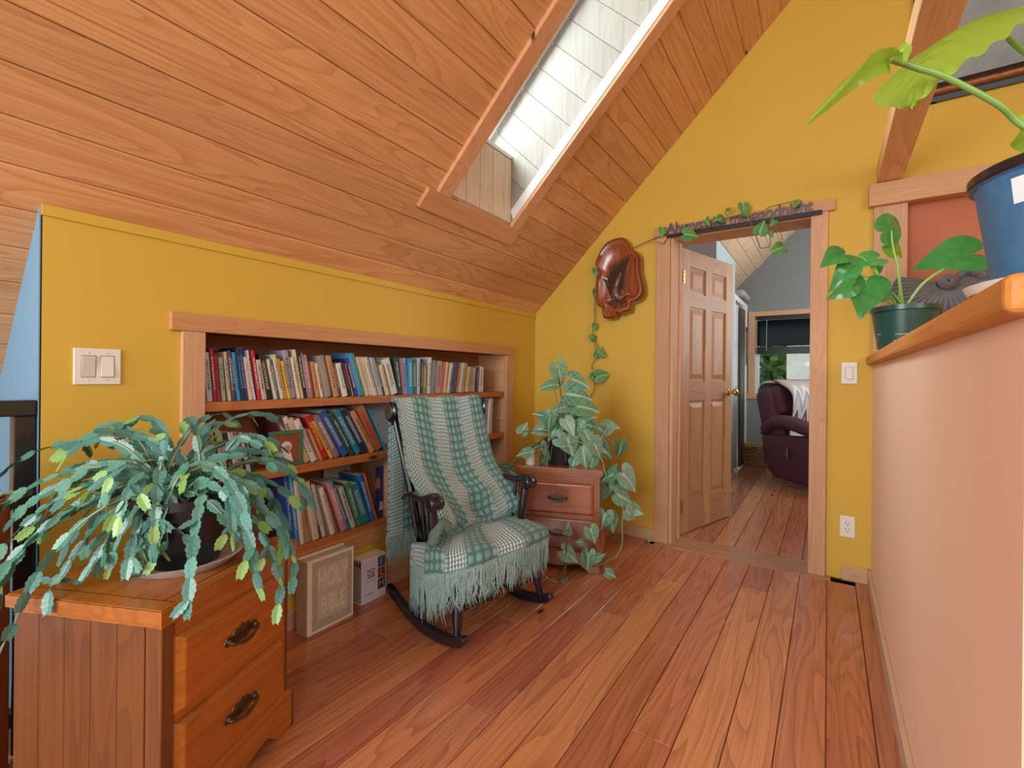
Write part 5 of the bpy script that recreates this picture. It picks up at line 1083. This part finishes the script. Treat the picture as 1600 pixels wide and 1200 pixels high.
SG = [seg_mesh('segment', C_A, w_=.56), seg_mesh('segment', C_B, w_=.64), seg_mesh('segment', C_A, w_=.50)]; SYG = seg_mesh('young_segment', C_Y, w_=.52)
count = 0; extra = MB()
def clamp_top(p):
    """keep segments out of the cabinet top"""
    q = Vector(p)-c0; lx = q.dot(fd); ly = q.dot(bdv)
    if -.25 < lx < .25 and -.03 < ly < .42 and p.z < .60: p.z = .60+.004*abs(sin(p.x*90))
    return p
segs_all = []
SQ = [(0, 730), ]
for ti, T_ in enumerate(CACT):
    tip = mm(T_); rr = random.Random(ti*13+1)
    a0 = rr.uniform(0, 6.28); st = CP+Vector((.06*cos(a0), .06*sin(a0), .175))
    d = tip-st; hd = Vector((d.x, d.y, 0)); 
    rise = max(.05, .13-.10*max(0, d.z))+rr.uniform(-.02, .05)
    if d.z < -.15: rise = .05+rr.uniform(0, .05)
    c1 = st+hd*.22+Vector((0, 0, rise+max(d.z, 0)*.6)); c2 = st+hd*.80+Vector((0, 0, rise*.9+max(d.z, 0)*.9+min(d.z, 0)*.30))
    def bz(t): return st*(1-t)**3+c1*3*t*(1-t)**2+c2*3*t*t*(1-t)+tip*t**3
    pts = [bz(i/60) for i in range(61)]; L = [0]
    for a, b in zip(pts, pts[1:]): L.append(L[-1]+(b-a).length)
    tot = L[-1]; s = 0; k = 0
    s0 = .12*tot
    MB_ = [p for p, l in zip(pts, L) if l < tot*.55]
    if ti % 2 == 0: MB().tube([p-CP for p in MB_[::4]], .0028, 5).obj('stem', plain('cactus_stem', '#8fa57a', .5), cc, 180)
    s = s0; path_ = []
    while s < tot-.012:
        ln_ = rr.uniform(.038, .053); ln_ = min(ln_, tot-s) if tot-s > .02 else ln_
        def at(q):
            for i in range(60):
                if L[i+1] >= q: return pts[i].lerp(pts[i+1], (q-L[i])/max(1e-6, L[i+1]-L[i]))
            return pts[-1]
        segs_all.append((at(s), at(min(tot, s+ln_)), s+ln_ > tot-.02, ti, rr.random())); s += ln_*.97
        # side branches
        if rr.random() < .36 and s > tot*.35:
            b = at(s); dirn = (at(min(tot, s+.02))-b).normalized(); side = dirn.cross(Vector((0, 0, 1))).normalized()*rr.choice((-1, 1))
            dd = (dirn*.7+side*rr.uniform(.5, .9)+Vector((0, 0, rr.uniform(-.5, .35)))).normalized(); q = b
            for w_ in range(rr.choice((1, 2, 2))):
                l2 = rr.uniform(.034, .047); e = q+dd*l2; segs_all.append((q, e, w_ == 1 or rr.random() < .3, ti, rr.random())); q = e; dd = (dd+Vector((0, 0, -.25))).normalized()
# nearest (largest in view) first
segs_all.sort(key=lambda s: (s[1]-Vector((0, 0, 1.1))).dot(F0))
for i, (a, b, last, ti, rv) in enumerate(segs_all):
    a = clamp_top(a.copy()); b = clamp_top(b.copy())
    if (b-a).length < .014: continue
    if (b-a).length > .056: b = a+(b-a).normalized()*.05
    rq = random.Random(i*3+2); y = (b-a).normalized()
    face = Vector((0, 0, 1))*rq.uniform(.3, 1)+TOCAM*rq.uniform(.3, 1)+Vector((rq.uniform(-.6, .6), rq.uniform(-.6, .6), 0))
    me = SYG if (last and rv < .6) else SG[int(rv*3) % 3]
    if count < 295:
        place_leaf(me, 'segment' if me is not SYG else 'young_segment', a, b, face, cc, rq.uniform(-.35, .35), 1.0); count += 1
    else:
        L_ = (b-a).length; z = (face-y*face.dot(y)).normalized(); x = y.cross(z)
        vs = [Vector(v.co) for v in SG[0].vertices]; fs = [tuple(p.vertices) for p in SG[0].polygons]
        extra.add([a-CP+(x*v.x+y*v.y+z*v.z)*L_ for v in vs], fs, 1 if me is SYG else 0)
o = extra.obj('segment', [C_A, C_Y], cc, None, recalc=False); o['kind'] = 'stuff'
# small red buds
for p in ((378, 775, 1.16), (383, 790, 1.15), (372, 770, 1.17)):
    pass

# slatted planter with another cactus at the left edge
wp_ = thing('slatted_planter', 'round reddish slatted wooden planter at the far left edge behind the nightstand', 'planter', (-1.815, .21, 0))
for i in range(14):
    a = 2*pi*i/14; M_ = Matrix.Rotation(a, 4, 'Z')
    MB().box(.072, .080, -.0165, .0165, .04, .77, 0, M_).obj('slat', wood('planter_redwood', '#9a4a2c', '#6a2d1a', 'Z', .4, 6, 6, .2, .1), wp_)
MB().lathe([(.071, .0), (.071, .74), (0, .74)], 20).obj('liner', plain('soil', '#2b1d14', .9, bump=.8, scale=30), wp_)
MB().lathe([(.082, 0), (.086, .005), (.086, .04), (.08, .045)], 24).obj('base_ring', W_NS2, wp_, 40)
rr = random.Random(3)
for i in range(14):
    a = rr.uniform(0, 6.28); b = Vector((-1.815+.03*cos(a), .21+.03*sin(a), .745)); e = b+Vector((.075*cos(a), .075*sin(a), rr.uniform(.0, .05)))
    m1 = (b+e)/2+Vector((0, 0, .02)); place_leaf(SYG if i % 2 else SG[1], 'segment', b, m1, Vector((0, 0, 1)), wp_); place_leaf(SYG, 'young_segment', m1, e, Vector((.2, 0, 1)), wp_)

# black stair railing continuing the knee wall line towards the viewer
rl = thing('stair_railing', 'black painted wooden stair railing at the left edge of the picture', 'railing', (XK-.03, .36, 0))
bev(MB().box(-.03, .03, -1.5, .0, .972, 1.018).obj('top_rail', M_BLACKP, rl), .004)
bev(MB().box(-.025, .025, -.046, -.001, 0, .972).obj('post', M_BLACKP, rl), .003)
MB().box(-.02, .02, -1.5, -.046, .08, .12).obj('bottom_rail', M_BLACKP, rl)
for i in range(9): MB().box(-.014, .014, -.22-i*.14, -.192-i*.14, .12, .972).obj('baluster', M_BLACKP, rl)

# ---------------------------------------------------------------- plants and things on the half wall cap
ZC = CZ+.0485
gp = thing('philodendron', 'small glossy heart-leaf plant in a dark green nursery pot on the half wall cap', 'plant', (.2565, 2.49, ZC))
GP = Vector(gp.location)
MB().lathe([(.083, 0), (.088, .003), (.108, .150), (.115, .153), (.115, .172), (.108, .172), (.103, .150), (0, .148)], 32).obj('pot', plain('pot_green', '#1f4a43', .3, coat=.2), gp, 40)
MB().lathe([(.104, .148), (.05, .154), (0, .156)], 20).obj('soil', plain('soil', '#2b1d14', .9, bump=.8, scale=30), gp)
G_A = leafmat('philo_a', '#25783a', '#62b562', None, .14, .2, .7); G_B = leafmat('philo_b', '#5aa02c', '#9ccc52', None, .2, .3, .5)
GMs = [leaf_mesh('leaf', G_A, 1.0, .26, .3, .25), leaf_mesh('leaf', G_B, 1.15, .22, .35, .2), leaf_mesh('leaf', G_A, .85, .28, .5, .3)]
rr = random.Random(21)
for i, L in enumerate(GL):
    place_leaf(GMs[1] if i == 1 else GMs[0] if i in (0, 9) else GMs[i % 2*2], 'leaf', mm(L[:3]), mm(L[3:]), TOCAM*.8+Vector((0, 0, rr.uniform(-.1, .9)))+Vector((rr.uniform(-.3, .3), 0, 0)), gp, rr.uniform(-.2, .2))
for i, st in enumerate(GSTEM):
    P = [mm(p)-GP for p in st]; P[0] = Vector((rr.uniform(-.02, .02), rr.uniform(-.02, .02), .152))
    MB().tube(smooth_path(P, 5), .0055 if i in (1, 2) else .0036, 8).obj('petiole', plain('petiole_light', '#8fbf63', .4, var=.05), gp, 180)
MB().tube([(-.088, -.045, .06), (-.02, -.100, .055), (.055, -.083, .062)], .0014, 5).tube([(-.093, -.02, .035), (-.03, -.094, .03), (.05, -.083, .042)], .0014, 5).obj('root_fibre', plain('root_pale', '#c8c48a', .6), gp, 180)
# blue nursery pot with the big leaves
bp = thing('elephant_ear_plant', 'large-leaved light green plant in a blue nursery pot at the right edge on the cap', 'plant', (.292, .965, ZC))
BP = Vector(bp.location)
MB().lathe([(.0, 0), (.118, .0), (.124, .012), (.118, .014), (.10, .006), (0, .006)], 36).obj('saucer', plain('saucer_white', '#e3ded4', .3), bp, 40)
MB().lathe([(.084, .007), (.092, .012), (.112, .155), (.117, .158), (.1175, .172), (.110, .172), (.106, .15), (0, .148)], 40).obj('pot', plain('pot_blue', '#3f6d94', .45, var=.12, scale=40), bp, 40)
MB().lathe([(.1178, .158), (.1205, .160), (.1205, .171), (.1178, .173)], 40).obj('rim_band', M_BLACKP, bp, 40)  # plain black band round the pot rim
MB().lathe([(.108, .146), (.04, .152), (0, .155)], 20).obj('soil', plain('soil', '#2b1d14', .9, bump=.8, scale=30), bp)
a0 = math.atan2(1.1-0, 0)
la = math.atan2(-BP.y, -BP.x)
lb = MB()
for j in range(2): pass
def onpot(u, v): 
    a = la-.64+u/.105; z = .112+v; r = .092+.020*(z-.012)/.143+.0012; return (r*cos(a), r*sin(a), z)
lb.grid(lambda u, v: onpot(u*.07, v*.034), 10, 2).obj('paper_label', plain('label_white', '#dfe8ea', .5), bp, 180, recalc=False)
B_A = leafmat('big_leaf', '#86c02e', '#b9e05a', None, .22, .45, .6)
def long_leaf(name, pts, w, mat, parent, up, gutter=.3, ntip=1.0, ribs=0):
    P = smooth_path([Vector(p) for p in pts], 8); k = len(P)-1
    def fn(u, v):
        i = min(int(v*k), k-1); q = v*k-i; c = P[i].lerp(P[i+1], q); t = (P[min(i+1, k)]-P[max(i-1, 0)]).normalized()
        x = t.cross(up).normalized(); n_ = x.cross(t).normalized(); s = u*2-1
        ww = w*(sin(pi*min(1, .10+v*.90))**.8)*(1 if v < .5 else max(0, 1-((v-.5)/.5)**2.2)**.9+.01)
        return c+x*s*ww+n_*(abs(s)*ww*gutter+(.0035*sin((v*1.0-abs(s)*.25)*ribs*6.283) if ribs else 0))-Vector(parent.location)
    return MB().grid(fn, 16 if ribs else 8, 48).obj(name, mat, parent, 180, recalc=False)
b0, b1, b2_, b3, b4, b5 = [mm(p) for p in BIG]
long_leaf('leaf', [b0+Vector((.02, 0, .015)), b0, b0.lerp(b1, .45)+Vector((0, 0, .022)), b0.lerp(b1, .8)+Vector((0, 0, .012)), b1], .016, B_A, bp, Vector((.75, .55, .3)), .8)
long_leaf('leaf', [b2_, b2_.lerp(b3, .35)+Vector((-.015, 0, .03)), b2_.lerp(b3, .75)+Vector((-.02, 0, .025)), b3], .088, B_A, bp, Vector((-.45, -.75, .55)), -.22, ribs=9)
long_leaf('leaf', [b4, b4.lerp(b5, .5)+Vector((0, 0, .004)), b5], .022, B_A, bp, Vector((-.5, -.7, .4)), .2)
P = [mm(p)-BP for p in BSTEM]; P[0] = Vector((.03, .0, .155))
MB().tube(smooth_path(P, 6), .0042, 10).obj('petiole', plain('petiole_big', '#7fa653', .35, var=.04), bp, 180)
MB().tube(smooth_path([(.02, .02, .155), (.01, .03, .26), b2_-BP+Vector((.01, 0, -.05)), b2_-BP], 6), .0042, 8).obj('petiole', plain('petiole_big', '#7fa653', .35, var=.04), bp, 180)
# grey fluted carving in the framed recess
MFAN = plain('grey_carving', '#6b6c70', .5, var=.2, scale=30)
fn_ = thing('fan_carving', 'grey pleated fan-shaped carving in the terracotta recess behind the plants', 'carving', (.472, YG-.075, 1.565))
def fanf(u, v):
    a = radians(-205+u*230); r = .018+v*(.165*(.93+.1*sin(u*5)))
    fl_ = .008*sin(u*2*pi*26)*v
    return (r*cos(a)*1.15, -.02-.03*(1-(v-.5)**2*3)+fl_, r*sin(a)*.82)
MB().grid(fanf, 312, 8, uv=False).obj('pleated_fan', MFAN, fn_, 40, recalc=False).modifiers.new('s', 'SOLIDIFY').thickness = .008
MB().lathe([(0, 0), (.03, .002), (.036, .012), (.02, .024), (.008, .026), (.006, .016), (0, .015)], 20, (0, -.045, .012), 0, Matrix.Rotation(radians(90), 4, 'X')).obj('boss', MFAN, fn_, 60)
MB().tube(smooth_path([(.04, -.04, .03), (.085, -.05, .055), (.12, -.045, .03), (.13, -.04, -.01)], 5), [.02]*4+[.032]*4+[.03]*4+[.02]*4, 12).obj('head', MFAN, fn_, 180)
MB().box(.07, .16, -.05, -.01, -.095, -.045).obj('peg', MFAN, fn_)

# ---------------------------------------------------------------- next room: recliner, blanket, basket
rc = thing('recliner', 'burgundy velvet recliner armchair in the next room', 'armchair', (.02, 5.75, 0), radians(-38))
M_BUR = plain('burgundy_velvet', '#4b2130', .7, var=.18, scale=7, bump=.4)
def soft(name, parent, x0, x1, y0, y1, z0, z1, r, mat=M_BUR, M_=None, seg=4):
    o = MB().box(x0, x1, y0, y1, z0, z1, 0, M_).obj(name, mat, parent, 180); m = o.modifiers.new('b', 'BEVEL'); m.width = r; m.segments = seg; return o
# faces +x; side towards the door is -y
body = [(-.40, .14), (-.26, .05), (.45, .05), (.47, .42), (-.47, .42)]
for y0 in (-.42, .30):
    o = MB().prism([(-.46, .50), (-.43, .22), (-.30, .07), (.44, .04), (.46, .40), (.40, .56)], y0, y0+.14, lambda u, v, a: (u, a, v)).obj('side', M_BUR, rc, 180); bev(o, .03, 3)
    a = MB().tube(smooth_path([(-.46, y0+.07, .50), (-.40, y0+.07, .60), (-.25, y0+.07, .655), (-.05, y0+.07, .63), (.2, y0+.07, .56), (.42, y0+.07, .50), (.47, y0+.07, .44)], 6), [.06]*3+[.085]*6+[.095]*20+[.085]*8, 14, flat=.75).obj('arm', M_BUR, rc, 180)
soft('seat_cushion', rc, -.25, .46, -.28, .30, .26, .46, .06)
bkM = Matrix.Translation((-.38, 0, .40)) @ Matrix.Rotation(radians(-14), 4, 'Y')
soft('backrest', rc, -.13, .13, -.36, .36, -.08, .62, .10, M_BUR, bkM, 6)
soft('head_cushion', rc, .0, .20, -.32, .32, .28, .62, .08, M_BUR, bkM, 5)
MB().tube([(-.12, -.43, .33), (-.10, -.445, .40), (-.10, -.445, .30)], .012, 8).obj('lever', plain('lever_silver', '#9a9aa0', .3, metal=.8), rc, 180)
def zig_mat():
    m, ns, ln, p = base_mat('zigzag_knit'); p.inputs['Roughness'].default_value = .9
    tc = N(ns, 'ShaderNodeTexCoord'); sp = N(ns, 'ShaderNodeSeparateXYZ'); ln.new(tc.outputs['UV'], sp.inputs[0])
    pp = N(ns, 'ShaderNodeMath', operation='PINGPONG'); mu = N(ns, 'ShaderNodeMath', operation='MULTIPLY'); mu.inputs[1].default_value = 5; ln.new(sp.outputs[0], mu.inputs[0]); ln.new(mu.outputs[0], pp.inputs[0]); pp.inputs[1].default_value = .5
    ma = N(ns, 'ShaderNodeMath', operation='MULTIPLY_ADD'); ln.new(pp.outputs[0], ma.inputs[0]); ma.inputs[1].default_value = .22; ln.new(sp.outputs[1], ma.inputs[2])
    fr_ = N(ns, 'ShaderNodeMath', operation='FRACT'); m3 = N(ns, 'ShaderNodeMath', operation='MULTIPLY'); m3.inputs[1].default_value = 2.6; ln.new(ma.outputs[0], m3.inputs[0]); ln.new(m3.outputs[0], fr_.inputs[0])
    cr = N(ns, 'ShaderNodeValToRGB'); cr.color_ramp.interpolation = 'CONSTANT'; e = cr.color_ramp.elements; e[0].color = lin('#a99c96'); e[1].position = .35; e[1].color = lin('#c2bcb8')
    for ps, c_ in ((.5, '#7d8fa0'), (.6, '#b4a9a4'), (.82, '#5f2a38'), (.93, '#a08f88')): q = e.new(ps); q.color = lin(c_)
    ln.new(fr_.outputs[0], cr.inputs[0]); ln.new(cr.outputs[0], p.inputs['Base Color']); 
    wv = N(ns, 'ShaderNodeTexNoise'); wv.inputs['Scale'].default_value = 150; bu = N(ns, 'ShaderNodeBump'); bu.inputs['Strength'].default_value = .5; ln.new(tc.outputs['Object'], wv.inputs['Vector']); ln.new(wv.outputs[0], bu.inputs['Height']); ln.new(bu.outputs[0], p.inputs['Normal']); return m
zb = thing('zigzag_blanket', 'grey and burgundy zigzag knitted throw over the back of the recliner', 'blanket', (.02, 5.75, 0), radians(-38))
bp_ = [(-.60, .80), (-.645, .92), (-.62, 1.03), (-.53, 1.075), (-.38, 1.075), (-.26, 1.03), (-.20, .95), (-.20, .80), (-.23, .66), (-.24, .56), (-.20, .49), (.0, .48), (.22, .475)]
BPm = smooth_path([Vector((x, 0, z)) for x, z in bp_], 6)
def zf(u, v):
    i = min(int(v*(len(BPm)-1)), len(BPm)-2); q = v*(len(BPm)-1)-i; p = BPm[i].lerp(BPm[i+1], q)
    s = -.27+.60*u; e = max(0, abs(u-.5)*2-.86)/.14
    return (p.x, s, p.z-.03*e*e+.006*sin(u*30+v*9))
zo = MB().grid(zf, 60, 60).obj('throw', zig_mat(), zb, 180, recalc=False); zo.modifiers.new('s', 'SOLIDIFY').thickness = .01
bs_ = thing('wicker_basket', 'low rectangular wicker basket on the floor behind the recliner', 'basket', (-.52, 6.78, 0))
for lay in range(11):
    z = .012+lay*.023; pts = []
    for k in range(49):
        q = k/48; per = q*4; sd_ = int(min(per, 3.999)); t = per-sd_
        cs = [(-.36, -.16), (.36, -.16), (.36, .16), (-.36, .16)]; a = cs[sd_]; b = cs[(sd_+1) % 4]; x = a[0]+(b[0]-a[0])*t; y = a[1]+(b[1]-a[1])*t
        wv = .006*(1 if (k+lay) % 2 else -1); pts.append((x*(1+lay*.008)+wv*(1 if sd_ % 2 else 0), y*(1+lay*.01)+wv*(0 if sd_ % 2 else 1), z))
    MB().tube(pts, .013, 6, cap=False).obj('weave_strand', plain('wicker', '#a3835a', .7, var=.3, scale=30, bump=.5), bs_, 180)
MB().box(-.34, .34, -.14, .14, 0, .01).obj('basket_floor', plain('wicker', '#a3835a', .7), bs_)
MB().tube([(-.37, -.16, .25), (-.375, -.16, .30), (-.37, -.155, .335)], [.012, .014, .01], 8).obj('handle_knot', plain('wicker', '#a3835a', .7), bs_, 180)
fo_ = thing('folded_cloth', 'pale folded cloth lying on top of the white closet', 'cloth', (SX-.055, 6.65, 2.118))
soft('cloth', fo_, -.10, .10, -.28, .28, 0, .085, .035, plain('cloth_grey', '#a39ca0', .8))
wd_ = thing('wall_ornament', 'narrow dark wall ornament on the pale closet wall beside the window', 'ornament', (SX, 6.88, 1.60))
MB().box(0, .02, -.03, .03, .12, .18).obj('bracket', M_BLACKP, wd_)
MB().prism([(-.02, .12), (.02, .12), (.028, -.0), (.012, -.28), (0, -.32), (-.012, -.28), (-.028, 0)], .004, .022, lambda u, v, a: (a, u, v)).obj('pendant', plain('pendant_brown', '#6a6258', .5, var=.3, scale=40), wd_)

# ---------------------------------------------------------------- outside the bedroom window
MB().box(-12, 14, YF+.2, 26, -3.2, -3.0).obj('ground_outside', plain('lawn', '#5d7a3c', .9, var=.2, scale=3), kind='structure')
TL = [leafmat('tree_leaf', '#2d4a1e', '#6f9446', None, .6, .3)]
def tree(x, y, h, r, label, seed):
    t = thing('tree', label, 'tree', (x, y, -3.0), 0); rq = random.Random(seed)
    MB().tube([(0, 0, 0), (.05, 0, h*.4), (0, .05, h*.8)], [.2, .14, .06], 10).obj('trunk', plain('bark', '#4a3a2c', .9, bump=1, scale=12), t, 180)
    m = MB(); vs = []; fs = []
    for k in range(3800):
        a = rq.uniform(0, 6.283); ph = math.acos(rq.uniform(-1, 1)); s = r*(.55+.45*rq.random())*(.85+.25*sin(a*5+ph*7))
        c = Vector((s*sin(ph)*cos(a), s*sin(ph)*sin(a), h*.72+s*1.25*cos(ph))); d = Vector((rq.gauss(0, 1), rq.gauss(0, 1), rq.gauss(0, 1))).normalized(); e = d.orthogonal().normalized(); L_ = rq.uniform(.16, .32)
        i = len(vs); vs += [c, c+e*L_*.4+d*L_*.5, c+d*L_, c-e*L_*.4+d*L_*.5]; fs.append((i, i+1, i+2, i+3))
    m.add(vs, fs).obj('crown', TL[0], t, None, recalc=False)['kind'] = 'stuff'
tree(-1.6, 12.5, 5.6, 1.9, 'leafy green tree outside the bedroom window, left one', 1)
tree(.9, 13.5, 6.4, 2.3, 'leafy green tree outside the bedroom window, right one', 2)
tree(-3.8, 15, 7.0, 2.6, 'tall leafy tree behind the other two outside the window', 3)
tree(-.6, 17, 7.0, 3.6, 'farthest leafy tree outside the bedroom window', 4)
sh = thing('shed', 'pale blue-grey shed seen through the bedroom window', 'shed', (.28, 10.6, -3.0))
MB().box(-.55, 1.4, 0, 1.6, 0, 4.35).obj('wall', plain('shed_blue', '#8fabb2', .7, var=.06), sh)
MB().prism([(-.65, 4.35), (1.5, 4.35), (1.5, 4.42), (-.65, 4.42)], -.1, 1.7, fx).obj('roof', plain('shed_roof', '#7d8a8c', .7), sh)
